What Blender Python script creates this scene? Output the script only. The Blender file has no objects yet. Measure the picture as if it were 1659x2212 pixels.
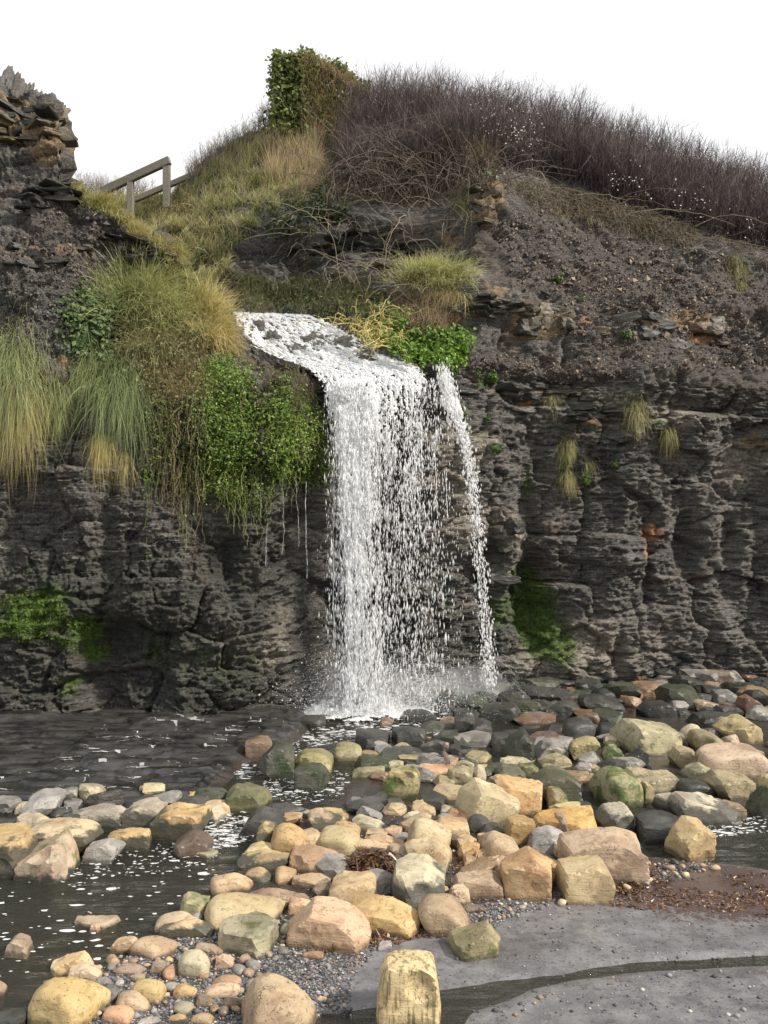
import bpy, bmesh, math, random
import numpy as np
from mathutils import Vector

SC = bpy.context.scene
COL = SC.collection
R = math.radians
rng = np.random.default_rng(7)
random.seed(7)

# ------------------------------------------------------------------ camera
F = 1838.0          # focal length in picture units (picture is 1659 x 2212 units)
CX, HY, EYE = 829.5, 1180.0, 1.7
cam_d = bpy.data.cameras.new('camera')
cam = bpy.data.objects.new('camera', cam_d)
COL.objects.link(cam)
cam.location = (0, 0, EYE)
cam.rotation_euler = (R(90), 0, 0)
cam_d.sensor_fit = 'HORIZONTAL'
cam_d.sensor_width = 36
cam_d.lens = 36 * F / 1659
cam_d.shift_y = 74 / 1659
cam_d.clip_end = 500
SC.camera = cam

# ------------------------------------------------------------------ sky, sun, exposure
SUN_EL, SUN_AZ = 40, 67      # elevation; azimuth measured from behind the camera towards +x
w = bpy.data.worlds.new('World'); SC.world = w; w.use_nodes = True
nt = w.node_tree; nt.nodes.clear()
sky = nt.nodes.new('ShaderNodeTexSky'); sky.sky_type = 'NISHITA'; sky.sun_disc = False
sky.sun_elevation = R(SUN_EL); sky.sun_rotation = R(180 - SUN_AZ); sky.dust_density = 4; sky.air_density = 1.0
sc_ = nt.nodes.new('ShaderNodeVectorMath'); sc_.operation = 'SCALE'; sc_.inputs['Scale'].default_value = 0.10
nt.links.new(sky.outputs[0], sc_.inputs[0])
mx = nt.nodes.new('ShaderNodeMix'); mx.data_type = 'RGBA'; mx.inputs[0].default_value = 0.86
nt.links.new(sc_.outputs[0], mx.inputs[6]); mx.inputs[7].default_value = (.93, .93, .93, 1)   # thin white overcast
bg = nt.nodes.new('ShaderNodeBackground'); bg.inputs[1].default_value = 1.0
nt.links.new(mx.outputs[2], bg.inputs[0])
wo = nt.nodes.new('ShaderNodeOutputWorld'); nt.links.new(bg.outputs[0], wo.inputs[0])

sd = bpy.data.lights.new('sun', 'SUN'); sd.energy = 4.4; sd.angle = R(5); sd.color = (1.0, 0.93, 0.82)
sun = bpy.data.objects.new('sun', sd); COL.objects.link(sun)
sdir = Vector((math.sin(R(SUN_AZ)) * math.cos(R(SUN_EL)), -math.cos(R(SUN_AZ)) * math.cos(R(SUN_EL)), math.sin(R(SUN_EL))))
sun.rotation_euler = sdir.to_track_quat('Z', 'Y').to_euler()
sun.location = (10, -10, 14)
SC.view_settings.view_transform = 'Standard'
SC.view_settings.look = 'None'
SC.view_settings.exposure = 0.45
SC.view_settings.gamma = 1
SC.render.engine = 'CYCLES'
SC.cycles.max_bounces = 6
SC.cycles.transparent_max_bounces = 12
SC.cycles.use_denoising = True

# ------------------------------------------------------------------ helpers
def PT(px, py, d):
    px, py, d = np.broadcast_arrays(np.asarray(px, float), np.asarray(py, float), np.asarray(d, float))
    return np.stack([(px - CX) / F * d, d, EYE + (HY - py) / F * d], -1)

def ground_d(py): return EYE * F / (py - HY)
def GP(px, py):
    d = ground_d(np.asarray(py, float)); return np.stack([(np.asarray(px, float) - CX) / F * d, d], -1)

def project(P):
    d = np.maximum(P[..., 1], .05)
    return CX + P[..., 0] / d * F, HY - (P[..., 2] - EYE) / d * F

_perm = np.random.default_rng(11).permutation(256)
_perm = np.concatenate([_perm, _perm, _perm])
_g = np.random.default_rng(12).normal(size=(256, 3)); _g /= np.linalg.norm(_g, axis=1)[:, None]
def perlin(p):
    pi = np.floor(p).astype(np.int64); f = p - pi; pi &= 255
    u = f * f * f * (f * (f * 6 - 15) + 10)
    out = 0
    for dx in (0, 1):
        wx = u[..., 0] if dx else 1 - u[..., 0]
        ix = _perm[pi[..., 0] + dx]
        for dy in (0, 1):
            wy = u[..., 1] if dy else 1 - u[..., 1]
            iy = _perm[ix + pi[..., 1] + dy]
            for dz in (0, 1):
                wz = u[..., 2] if dz else 1 - u[..., 2]
                g = _g[_perm[(iy + pi[..., 2] + dz) & 255]]
                out = out + wx * wy * wz * (g[..., 0] * (f[..., 0] - dx) + g[..., 1] * (f[..., 1] - dy) + g[..., 2] * (f[..., 2] - dz))
    return out * 1.6
def fbm(p, octv=4, gain=.5):
    a, s, o = 1., 0., 0
    for k in range(octv):
        o = o + a * perlin(p * (2.03 ** k) + 17.3 * k); s += a; a *= gain
    return o / s
def rnd_hash(*a):
    h = np.zeros(np.broadcast(*a).shape)
    for i, x in enumerate(a): h = h + np.asarray(x, float) * (12.9898, 78.233, 37.719, 93.9)[i]
    v = np.sin(h) * 43758.5453
    return v - np.floor(v)
def sstep(a, b, x):
    t = np.clip((x - a) / (b - a), 0, 1); return t * t * (3 - 2 * t)

def unit(v): return v / (np.linalg.norm(v, axis=-1)[..., None] + 1e-9)
def new_mesh(name, V, faces, mat=None, smooth=True, attrs=None):
    """faces: (n,k) int array (all the same k)"""
    V = np.asarray(V, np.float32); faces = np.asarray(faces, np.int32)
    me = bpy.data.meshes.new(name)
    n, k = faces.shape
    me.vertices.add(len(V)); me.vertices.foreach_set('co', V.ravel())
    me.loops.add(n * k); me.loops.foreach_set('vertex_index', faces.ravel())
    me.polygons.add(n); me.polygons.foreach_set('loop_start', np.arange(0, n * k, k, dtype=np.int32))
    me.update(calc_edges=True)
    me.polygons.foreach_set('use_smooth', np.full(n, smooth))
    for an, arr in (attrs or {}).items():
        if arr.ndim == 1:
            at = me.attributes.new(an, 'FLOAT', 'POINT'); at.data.foreach_set('value', arr.astype(np.float32))
        else:
            at = me.attributes.new(an, 'FLOAT_COLOR', 'POINT')
            if arr.shape[1] == 3: arr = np.concatenate([arr, np.ones((len(arr), 1))], 1)
            at.data.foreach_set('color', arr.astype(np.float32).ravel())
    if mat: me.materials.append(mat)
    return me

def tag(o, label=None, cat=None, group=None, kind=None):
    for k, v in (('label', label), ('category', cat), ('group', group), ('kind', kind)):
        if v: o[k] = v
    return o
def link(name, me, parent=None, loc=None):
    o = bpy.data.objects.new(name, me); COL.objects.link(o)
    if loc is not None: o.location = loc
    if parent:
        o.parent = parent
        if loc is None: o.location = -np.array(parent.location) if False else (-parent.location[0], -parent.location[1], -parent.location[2])
    return o
def empty(name, loc, **kw):
    o = bpy.data.objects.new(name, None); o.empty_display_size = .1; COL.objects.link(o); o.location = loc
    return tag(o, **kw)

def pchip(xs, ys, xq):
    xs = np.asarray(xs, float); ys = np.asarray(ys, float)
    h = np.diff(xs); sh = (-1,) + (1,) * (ys.ndim - 1)
    dl = np.diff(ys, axis=0) / h.reshape(sh)
    m = np.zeros_like(ys); m[0] = dl[0]; m[-1] = dl[-1]
    a, b = dl[:-1], dl[1:]
    m[1:-1] = np.where(a * b > 0, 2 * a * b / np.where(np.abs(a + b) < 1e-9, 1e-9, a + b), 0)
    i = np.clip(np.searchsorted(xs, xq, side='right') - 1, 0, len(xs) - 2)
    t = ((xq - xs[i]) / h[i]).reshape(sh); hh = h[i].reshape(sh)
    return ((2*t**3 - 3*t**2 + 1) * ys[i] + (t**3 - 2*t**2 + t) * hh * m[i] + (-2*t**3 + 3*t**2) * ys[i+1] + (t**3 - t**2) * hh * m[i+1])

def in_poly(x, y, poly):
    poly = np.asarray(poly, float); r = np.zeros(np.shape(x), bool); n = len(poly)
    for i in range(n):
        x0, y0 = poly[i]; x1, y1 = poly[(i + 1) % n]
        if y0 == y1: continue
        c = ((y0 > y) != (y1 > y)) & (x < (x1 - x0) * (y - y0) / (y1 - y0) + x0)
        r ^= c
    return r
def poly_sd(x, y, poly):
    """signed distance, negative inside"""
    poly = np.asarray(poly, float); d = np.full(np.shape(x), 1e9)
    for i in range(len(poly)):
        a = poly[i]; b = poly[(i + 1) % len(poly)]; e = b - a
        t = np.clip(((x - a[0]) * e[0] + (y - a[1]) * e[1]) / (e @ e + 1e-12), 0, 1)
        d = np.minimum(d, np.hypot(x - a[0] - t * e[0], y - a[1] - t * e[1]))
    return np.where(in_poly(x, y, poly), -d, d)
def rand_in(poly, n, r=None):
    r = r or rng; poly = np.asarray(poly, float); lo, hi = poly.min(0), poly.max(0); o = []
    c = 0
    while c < n:
        q = lo + (hi - lo) * r.random((n * 2 + 20, 2)); q = q[in_poly(q[:, 0], q[:, 1], poly)]; o.append(q); c += len(q)
    return np.concatenate(o)[:n]

# ------------------------------------------------------------------ node materials
class NB:
    def __init__(s, name):
        s.m = bpy.data.materials.new(name); s.m.use_nodes = True; s.t = s.m.node_tree
        s.b = s.t.nodes['Principled BSDF']; s.out = s.t.nodes['Material Output']
    def n(s, t, **kw):
        x = s.t.nodes.new(t)
        for k, v in kw.items(): setattr(x, k, v)
        return x
    def set(s, inp, v):
        if isinstance(v, bpy.types.NodeSocket): s.t.links.new(v, inp)
        elif isinstance(v, (tuple, list)) and len(v) == 3 and inp.type == 'RGBA': inp.default_value = (*v, 1)
        else: inp.default_value = v
    def pos(s): return s.n('ShaderNodeNewGeometry').outputs['Position']
    def obj(s): return s.n('ShaderNodeTexCoord').outputs['Object']
    def rand(s): return s.n('ShaderNodeObjectInfo').outputs['Random']
    def attr(s, a, out='Fac'): return s.n('ShaderNodeAttribute', attribute_name=a).outputs[out]
    def mp(s, v, sc=(1, 1, 1), loc=(0, 0, 0)):
        x = s.n('ShaderNodeMapping'); s.set(x.inputs[0], v); s.set(x.inputs[1], loc); x.inputs[3].default_value = sc; return x.outputs[0]
    def noise(s, v, scale=5, det=5, rough=.6, dist=0.):
        x = s.n('ShaderNodeTexNoise'); s.set(x.inputs['Vector'], v); s.set(x.inputs['Scale'], scale); x.inputs['Detail'].default_value = det
        x.inputs['Roughness'].default_value = rough; x.inputs['Distortion'].default_value = dist; return x.outputs[0]
    def vor(s, v, scale=5, feature='F1', out=0):
        x = s.n('ShaderNodeTexVoronoi', feature=feature); s.set(x.inputs['Vector'], v); s.set(x.inputs['Scale'], scale); return x.outputs[out]
    def ramp(s, f, a, b, lo=0., hi=1.):
        x = s.n('ShaderNodeMapRange', interpolation_type='SMOOTHSTEP'); s.set(x.inputs[0], f)
        x.inputs[1].default_value = a; x.inputs[2].default_value = b; x.inputs[3].default_value = lo; x.inputs[4].default_value = hi; return x.outputs[0]
    def math(s, op, a, b=0., c=0.):
        x = s.n('ShaderNodeMath', operation=op); s.set(x.inputs[0], a); s.set(x.inputs[1], b)
        if op == 'MULTIPLY_ADD': s.set(x.inputs[2], c)
        return x.outputs[0]
    def mix(s, f, a, b, blend='MIX'):
        x = s.n('ShaderNodeMix', data_type='RGBA', blend_type=blend); s.set(x.inputs[0], f); s.set(x.inputs[6], a); s.set(x.inputs[7], b); return x.outputs[2]
    def sep(s, v): return s.n('ShaderNodeSeparateXYZ'), v
    def xyz(s, v):
        x = s.n('ShaderNodeSeparateXYZ'); s.set(x.inputs[0], v); return x.outputs
    def bump(s, h, strength=.5, dist=.02, normal=None):
        x = s.n('ShaderNodeBump'); s.set(x.inputs['Height'], h); x.inputs['Strength'].default_value = strength; x.inputs['Distance'].default_value = dist
        if normal is not None: s.set(x.inputs['Normal'], normal)
        return x.outputs[0]
    def fin(s, col, rough, normal=None, spec=.5):
        s.set(s.b.inputs['Base Color'], col); s.set(s.b.inputs['Roughness'], rough); s.b.inputs['Specular IOR Level'].default_value = spec
        if normal is not None: s.set(s.b.inputs['Normal'], normal)
        return s.m

def stone_mat(name, c1, c2, stain, stain_amt=.5, moss=0., mosscol=(.06, .11, .015), dark=0., darkcol=(.03, .032, .026), rough=.62, band=0.05, streak=0.):
    """weathered boulder: two-tone body, brown pitting, waterline band, optional algae"""
    b = NB(name)
    o = b.obj(); r = b.rand()
    off = b.n('ShaderNodeCombineXYZ'); b.set(off.inputs[0], b.math('MULTIPLY', r, 37.)); b.set(off.inputs[1], b.math('MULTIPLY', r, 91.)); b.set(off.inputs[2], b.math('MULTIPLY', r, 53.))
    v = b.mp(o, (2.1, 2.1, 2.1), off.outputs[0])
    big = b.noise(v, 2.6, 4, .55, .4)
    col = b.mix(b.ramp(big, .32, .68), c1, c2)
    # bedding lines
    lay = b.noise(b.mp(v, (2.5, 2.5, 17)), 1.6, 4, .6, .8)
    col = b.mix(b.ramp(lay, .52, .72, 0, .38), col, stain)
    # fine grain
    gr = b.noise(v, 60, 3, .7)
    col = b.mix(.35, col, b.mix(gr, (.2, .2, .2), (.85, .85, .85)), 'OVERLAY')
    # grey-brown weathering skin over part of the stone
    skin = b.noise(v, 1.15, 4, .62, .5)
    col = b.mix(b.ramp(skin, .47, .62, 0, .62), col, b.mix(b.noise(v, 9, 3), tuple(x * .55 + .02 for x in stain), tuple(x * 1.25 + .03 for x in stain)))
    # blotches and pits
    bl = b.noise(v, 11, 4, .65, .6)
    col = b.mix(b.ramp(bl, .54, .66, 0, stain_amt), col, stain)
    pit = b.noise(v, 34, 3, .6)
    col = b.mix(b.ramp(pit, .61, .68, 0, .5), col, tuple(x * .45 for x in stain))
    crack = b.vor(b.mix(.25, v, b.n('ShaderNodeTexNoise').outputs[1]), 3.1, 'DISTANCE_TO_EDGE')
    ck = b.ramp(crack, .0, .022, 1, 0)
    ckm = b.math('MULTIPLY', ck, b.ramp(b.noise(v, 2.2, 2), .56, .66))
    col = b.mix(b.math('MULTIPLY', ckm, .45), col, tuple(x * .3 for x in stain))
    hv = b.n('ShaderNodeHueSaturation'); b.set(hv.inputs['Color'], col); b.set(hv.inputs['Value'], b.math('MULTIPLY_ADD', r, .36, .82)); b.set(hv.inputs['Saturation'], b.math('MULTIPLY_ADD', b.math('FRACT', b.math('MULTIPLY', r, 7.31)), .35, .80))
    b.set(hv.inputs['Hue'], b.math('MULTIPLY_ADD', b.math('FRACT', b.math('MULTIPLY', r, 13.7)), .022, .489))
    col = hv.outputs[0]
    w = b.xyz(b.pos())
    nz = b.noise(v, 5, 4, .65)
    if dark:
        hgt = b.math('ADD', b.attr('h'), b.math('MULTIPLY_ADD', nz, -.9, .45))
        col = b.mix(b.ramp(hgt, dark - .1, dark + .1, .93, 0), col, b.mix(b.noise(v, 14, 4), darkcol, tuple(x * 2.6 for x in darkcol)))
    if moss:
        nn = b.noise(v, 4.3, 5, .7)
        col = b.mix(b.ramp(b.math('ADD', nn, moss), .44, .62, 0, .95), col, b.mix(b.noise(v, 22, 4), tuple(x * .45 for x in mosscol), tuple(x * 1.5 for x in mosscol)))
    if streak:
        sv = b.noise(b.mp(v, (24, 24, 2.2)), 1.4, 3, .6)
        col = b.mix(b.ramp(sv, .50, .62, 0, streak), col, tuple(x * .45 for x in stain))
    # damp, dark algae band where the stone stands in the wet
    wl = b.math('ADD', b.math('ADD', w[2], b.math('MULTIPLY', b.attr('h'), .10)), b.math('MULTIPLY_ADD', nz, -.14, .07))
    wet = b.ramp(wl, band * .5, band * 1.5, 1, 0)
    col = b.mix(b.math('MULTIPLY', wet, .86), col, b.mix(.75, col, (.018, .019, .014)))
    ro = b.math('MULTIPLY_ADD', wet, -.35 if rough > .5 else -.1, rough)
    h = b.math('ADD', b.math('MULTIPLY', big, .6), b.math('MULTIPLY_ADD', bl, .35, b.math('MULTIPLY', gr, .14)))
    h = b.math('ADD', h, b.math('MULTIPLY', lay, .35))
    h = b.math('SUBTRACT', h, b.math('MULTIPLY', ckm, .35))
    h = b.math('SUBTRACT', h, b.ramp(pit, .60, .70, 0, .25))
    return b.fin(col, ro, b.bump(h, .65, .016 if rough > .5 else .022), .4)

M = {}
M['tan'] = stone_mat('tan_sandstone', (.385, .275, .145), (.445, .34, .205), (.17, .095, .04), .6)
M['yel'] = stone_mat('yellow_sandstone', (.41, .315, .16), (.37, .26, .12), (.19, .11, .04), .5)
M['pale'] = stone_mat('pale_sandstone', (.36, .305, .20), (.43, .365, .245), (.15, .12, .075), .5)
M['pink'] = stone_mat('pink_sandstone', (.385, .255, .16), (.43, .315, .205), (.17, .09, .05), .55)
M['olive'] = stone_mat('olive_sandstone', (.27, .235, .135), (.36, .30, .18), (.11, .095, .05), .6, moss=-.07, mosscol=(.075, .085, .03))
M['grey']  = stone_mat('grey_stone', (.19, .18, .16), (.30, .28, .25), (.09, .085, .075), .5, rough=.5)
M['dark'] = stone_mat('dark_wet_stone', (.028, .030, .026), (.070, .069, .062), (.022, .018, .014), .5, rough=.44)
M['dkgr'] = stone_mat('dark_algae_stone', (.045, .05, .035), (.085, .085, .065), (.025, .025, .016), .5, moss=-.02, mosscol=(.028, .043, .014), rough=.42)
M['rust'] = stone_mat('rusty_wet_stone', (.15, .08, .04), (.17, .13, .10), (.05, .035, .025), .6, rough=.38)
M['brown'] = stone_mat('brown_wet_stone', (.20, .14, .09), (.30, .22, .15), (.07, .05, .035), .5, rough=.35)
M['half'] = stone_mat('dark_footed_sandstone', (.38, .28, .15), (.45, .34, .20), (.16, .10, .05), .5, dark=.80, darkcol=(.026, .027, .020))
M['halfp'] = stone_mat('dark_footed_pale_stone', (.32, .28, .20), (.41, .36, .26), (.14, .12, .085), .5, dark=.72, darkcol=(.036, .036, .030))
M['green'] = stone_mat('algae_green_stone', (.25, .22, .12), (.33, .28, .16), (.09, .08, .035), .5, moss=.03, mosscol=(.055, .085, .016), rough=.55)
M['lime'] = stone_mat('bright_algae_stone', (.07, .075, .035), (.16, .145, .08), (.05, .05, .025), .5, moss=.0, mosscol=(.10, .17, .022), rough=.55)
M['pillar'] = stone_mat('streaked_sandstone', (.41, .32, .17), (.44, .355, .20), (.17, .13, .055), .4, moss=-.09, mosscol=(.075, .085, .035), streak=.7)
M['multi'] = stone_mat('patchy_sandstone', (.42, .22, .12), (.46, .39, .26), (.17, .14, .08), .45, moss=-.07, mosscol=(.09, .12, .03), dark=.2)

def rock_face_mat():
    b = NB('dark_layered_shale')
    p = b.pos()
    warp = b.noise(p, .9, 3)
    pv = b.mp(p, (1, 1, 1))
    big = b.noise(p, 1.3, 5, .6)
    col = b.mix(b.ramp(big, .3, .7), (.040, .038, .036), (.108, .101, .091))
    lay = b.noise(b.mp(p, (2.2, 2.2, 26)), 1.2, 5, .65, 1.0)
    col = b.mix(b.ramp(lay, .46, .66, 0, .75), col, (.19, .177, .157))
    col = b.mix(b.ramp(lay, .44, .30, 0, .8), col, (.022, .021, .021))
    fl = b.noise(b.mp(p, (1, 1, 2.2)), 42, 4, .75)
    col = b.mix(b.ramp(fl, .54, .68, 0, .85), col, (.36, .34, .305))
    col = b.mix(b.ramp(fl, .46, .30, 0, .7), col, (.014, .014, .014))
    br = b.noise(p, 2.1, 4, .6)
    col = b.mix(b.ramp(br, .55, .7, 0, .35), col, (.13, .085, .055))
    n1 = b.noise(p, 7, 5, .7)
    n2 = b.noise(p, 26, 4, .7)
    def m(name, lo=.25, hi=.62, k=.75):
        return b.ramp(b.math('ADD', b.attr(name), b.math('MULTIPLY_ADD', n1, k, -.5 * k)), lo, hi)
    scree = m('scree'); soil = m('soil'); ochre = m('ochre'); moss = m('moss'); wet = m('wet'); pale = m('pale')
    col = b.mix(b.math('MULTIPLY', scree, .85), col, b.mix(b.ramp(n2, .35, .7), (.036, .029, .025), (.112, .090, .073)))
    col = b.mix(b.math('MULTIPLY', pale, .8), col, b.mix(b.ramp(n2, .3, .7), (.12, .11, .085), (.40, .36, .29)))
    col = b.mix(b.math('MULTIPLY', ochre, .85), col, b.mix(b.ramp(b.math('ADD', b.math('MULTIPLY', n2, .5), b.math('MULTIPLY', lay, .5)), .35, .62), (.10, .07, .035), (.36, .25, .13)))
    dp = m('damp', .2, .7)  # dark wet algae tone; weaker light on the left wall is put into it
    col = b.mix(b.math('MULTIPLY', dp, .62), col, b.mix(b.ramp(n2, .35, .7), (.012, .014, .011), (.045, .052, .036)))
    rust = m('rust')
    col = b.mix(b.math('MULTIPLY', rust, .8), col, b.mix(n2, (.25, .10, .04), (.50, .27, .15)))
    col = b.mix(b.math('MULTIPLY', soil, .9), col, b.mix(n2, (.060, .052, .030), (.13, .11, .062)))
    mc = b.mix(b.ramp(n2, .32, .7), (.014, .028, .006), (.12, .20, .025))
    col = b.mix(b.math('MULTIPLY', moss, .9), col, mc)
    ro = b.math('MULTIPLY_ADD', b.math('MAXIMUM', wet, b.math('MULTIPLY', b.ramp(n1, .5, .7), .35)), -.42, .74)
    h = b.math('ADD', b.math('MULTIPLY', lay, .9), b.math('MULTIPLY_ADD', fl, .5, b.math('MULTIPLY', n1, .5)))
    return b.fin(col, ro, b.bump(h, .9, .06), .42)
M['cliff'] = rock_face_mat()

def ground_mat():
    b = NB('wet_sand_and_shingle')
    p = b.pos()
    n1 = b.noise(p, 1.6, 5, .6); n2 = b.noise(p, 9, 5, .65); n3 = b.noise(p, 95, 3, .7); n4 = b.noise(p, 40, 4, .7)
    sand = b.mix(b.ramp(n2, .3, .7), (.098, .097, .103), (.175, .172, .177))
    sand = b.mix(b.ramp(n4, .52, .66, 0, .6), sand, (.045, .04, .04))
    sand = b.mix(b.ramp(n3, .60, .72, 0, .6), sand, (.33, .32, .31))
    sand = b.mix(b.ramp(n3, .42, .28, 0, .6), sand, (.03, .03, .03))
    sand = b.mix(b.math('MULTIPLY', b.ramp(b.math('ADD', b.attr('weed'), b.math('MULTIPLY_ADD', n4, 1.4, -.7)), .3, .55), .8), sand, b.mix(n3, (.035, .018, .014), (.10, .06, .048)))
    vc = b.n('ShaderNodeTexVoronoi'); b.set(vc.inputs['Vector'], p); vc.inputs['Scale'].default_value = 75
    hs = b.n('ShaderNodeHueSaturation'); b.set(hs.inputs['Color'], vc.outputs['Color']); hs.inputs['Saturation'].default_value = .25; hs.inputs['Value'].default_value = .38
    grav = b.mix(b.ramp(vc.outputs['Distance'], .0, .7, 0, .9), hs.outputs[0], (.03, .03, .03))
    g = b.ramp(b.math('ADD', b.attr('gravel'), b.math('MULTIPLY_ADD', n2, .8, -.4)), .35, .6)
    col = b.mix(g, sand, grav)
    pl = b.ramp(b.math('ADD', b.attr('pile'), b.math('MULTIPLY_ADD', n2, .7, -.35)), .35, .65)
    col = b.mix(pl, col, b.mix(b.ramp(n3, .35, .7), (.014, .012, .010), (.06, .05, .042)))
    sh = b.ramp(b.math('ADD', b.attr('shelf'), b.math('MULTIPLY_ADD', n2, .3, -.15)), .4, .6)
    slab = b.mix(b.ramp(b.noise(b.mp(p, (2, 6, 20)), 1.5, 4), .35, .7), (.012, .012, .012), (.055, .053, .050))
    col = b.mix(sh, col, slab)
    bed = b.ramp(b.xyz(p)[2], -.035, .0, 1, 0)
    col = b.mix(b.math('MULTIPLY', bed, .8), col, (.024, .025, .018))
    wet = b.ramp(n1, .36, .60)
    sand_d = b.ramp(b.noise(b.mp(p, (.8, 2.6, 1)), 1.5, 4, .6), .5, .68, 0, .45)
    col = b.mix(sand_d, col, (.045, .042, .042))
    ro = b.math('MULTIPLY_ADD', wet, -.30, .46)
    ro = b.math('MULTIPLY_ADD', sh, -.12, ro)
    h = b.math('ADD', b.math('MULTIPLY', n2, .35), b.math('MULTIPLY_ADD', n3, .12, b.math('MULTIPLY', n4, .2)))
    h = b.math('SUBTRACT', h, b.math('MULTIPLY', b.math('MULTIPLY', g, vc.outputs['Distance']), .5))
    return b.fin(col, ro, b.bump(h, .6, .02), .5)
M['ground'] = ground_mat()

def water_mat():
    b = NB('dark_stream_water')
    p = b.pos()
    r1 = b.noise(b.mp(p, (2.2, 6.5, 1)), 2.2, 5, .62, .5); r2 = b.noise(b.mp(p, (5, 12, 1)), 4.5, 3, .6)
    h = b.math('ADD', r1, b.math('MULTIPLY', r2, .35))
    nrm = b.bump(h, .75, .06)
    tr = b.n('ShaderNodeBsdfTransparent'); tr.inputs[0].default_value = (.60, .58, .46, 1)
    gl = b.n('ShaderNodeBsdfGlossy'); gl.inputs['Roughness'].default_value = .06; b.set(gl.inputs['Normal'], nrm); gl.inputs[0].default_value = (1, 1, 1, 1)
    fr = b.n('ShaderNodeFresnel'); fr.inputs[0].default_value = 1.33; b.set(fr.inputs['Normal'], nrm)
    df = b.n('ShaderNodeBsdfDiffuse'); df.inputs[0].default_value = (.036, .037, .027, 1)      # peat and silt in the water
    m0 = b.n('ShaderNodeMixShader'); m0.inputs[0].default_value = .45; b.set(m0.inputs[1], tr.outputs[0]); b.set(m0.inputs[2], df.outputs[0])
    ms = b.n('ShaderNodeMixShader'); b.set(ms.inputs[0], fr.outputs[0]); b.set(ms.inputs[1], m0.outputs[0]); b.set(ms.inputs[2], gl.outputs[0])
    b.set(b.out.inputs[0], ms.outputs[0]); return b.m
M['water'] = water_mat()

def white_water_mat(name, trans=.25, col=(.86, .88, .90)):
    b = NB(name)
    b.set(b.b.inputs['Base Color'], col); b.b.inputs['Roughness'].default_value = .25
    b.b.inputs['Specular IOR Level'].default_value = .5
    tl = b.n('ShaderNodeBsdfTranslucent'); tl.inputs[0].default_value = (*col, 1)
    ms = b.n('ShaderNodeMixShader'); ms.inputs[0].default_value = .4; b.set(ms.inputs[1], b.b.outputs[0]); b.set(ms.inputs[2], tl.outputs[0])
    tr = b.n('ShaderNodeBsdfTransparent')
    m2 = b.n('ShaderNodeMixShader'); m2.inputs[0].default_value = trans; b.set(m2.inputs[1], ms.outputs[0]); b.set(m2.inputs[2], tr.outputs[0])
    b.set(b.out.inputs[0], m2.outputs[0]); return b.m
M['foam'] = white_water_mat('white_water', .06, (.95, .96, .97))
M['drop'] = white_water_mat('falling_water', .40, (.93, .94, .95))
M['mist'] = white_water_mat('fine_spray', .55)

def leaf_mat(name, rough=.55, trans=.3):
    b = NB(name); c = b.attr('col', 'Color')
    b.set(b.b.inputs['Base Color'], c); b.b.inputs['Roughness'].default_value = rough; b.b.inputs['Specular IOR Level'].default_value = .3
    if trans:
        tl = b.n('ShaderNodeBsdfTranslucent'); b.set(tl.inputs[0], c)
        ms = b.n('ShaderNodeMixShader'); ms.inputs[0].default_value = trans; b.set(ms.inputs[1], b.b.outputs[0]); b.set(ms.inputs[2], tl.outputs[0]); b.set(b.out.inputs[0], ms.outputs[0])
    return b.m
M['leaf'] = leaf_mat('green_leaf', .45, .3)
M['grass'] = leaf_mat('grass_blade', .55, .25)
M['twig'] = leaf_mat('bare_twig', .7, 0)

def wood_mat():
    b = NB('weathered_timber'); o = b.pos()
    n = b.noise(b.mp(o, (6, 6, 40)), 2, 4, .6); n2 = b.noise(o, 9, 4)
    col = b.mix(n, (.10, .095, .075), (.24, .22, .18)); col = b.mix(b.ramp(n2, .5, .7, 0, .6), col, (.12, .13, .07))
    return b.fin(col, .8, b.bump(n, .5, .01), .3)
M['wood'] = wood_mat()
def weed_mat():
    b = NB('brown_seaweed'); n = b.noise(b.pos(), 30, 3)
    return b.fin(b.mix(b.ramp(n, .3, .7), (.05, .025, .015), (.20, .11, .055)), .35, None, .5)
M['weed'] = weed_mat()

# ------------------------------------------------------------------ cliff sheets
def make_sheet(cols, nu, seg_rows):
    """cols: [(px, [(py, d), ...])] -> grid of positions by monotone interpolation both ways"""
    pxs = np.array([c[0] for c in cols], float)
    K = np.array([c[1] for c in cols], float)                 # (ncol, nlev, 2)
    pu = np.linspace(pxs[0], pxs[-1], nu)
    G = pchip(pxs, K, pu)                                     # (nu, nlev, 2)
    nl = G.shape[1]
    lv = np.concatenate([np.linspace(i, i + 1, seg_rows[i], endpoint=False) for i in range(nl - 1)] + [[nl - 1]])
    H = pchip(np.arange(nl), np.swapaxes(G, 0, 1), lv)        # (nv, nu, 2)
    PX = np.broadcast_to(pu, H.shape[:2])
    return PT(PX, H[..., 0], H[..., 1]), PX, H[..., 0], np.broadcast_to(lv[:, None], PX.shape)

def grid_normals(P):
    du = np.gradient(P, axis=1); dv = np.gradient(P, axis=0)
    n = np.cross(du, dv); n /= np.linalg.norm(n, axis=-1)[..., None] + 1e-9
    return n
def grid_faces(nv, nu):
    a = (np.arange(nv - 1)[:, None] * nu + np.arange(nu - 1)[None]).ravel()
    return np.stack([a, a + 1, a + nu + 1, a + nu], 1)

def blobs(PX, PY, lst):
    o = np.zeros(PX.shape)
    for (x, y, rx, ry, s) in lst:
        o = np.maximum(o, s * np.exp(-(((PX - x) / rx) ** 2 + ((PY - y) / ry) ** 2)))
    return o
def blobsum(PX, PY, lst):
    o = np.zeros(PX.shape)
    for (x, y, rx, ry, s) in lst: o += s * np.exp(-(((PX - x) / rx) ** 2 + ((PY - y) / ry) ** 2))
    return o

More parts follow.
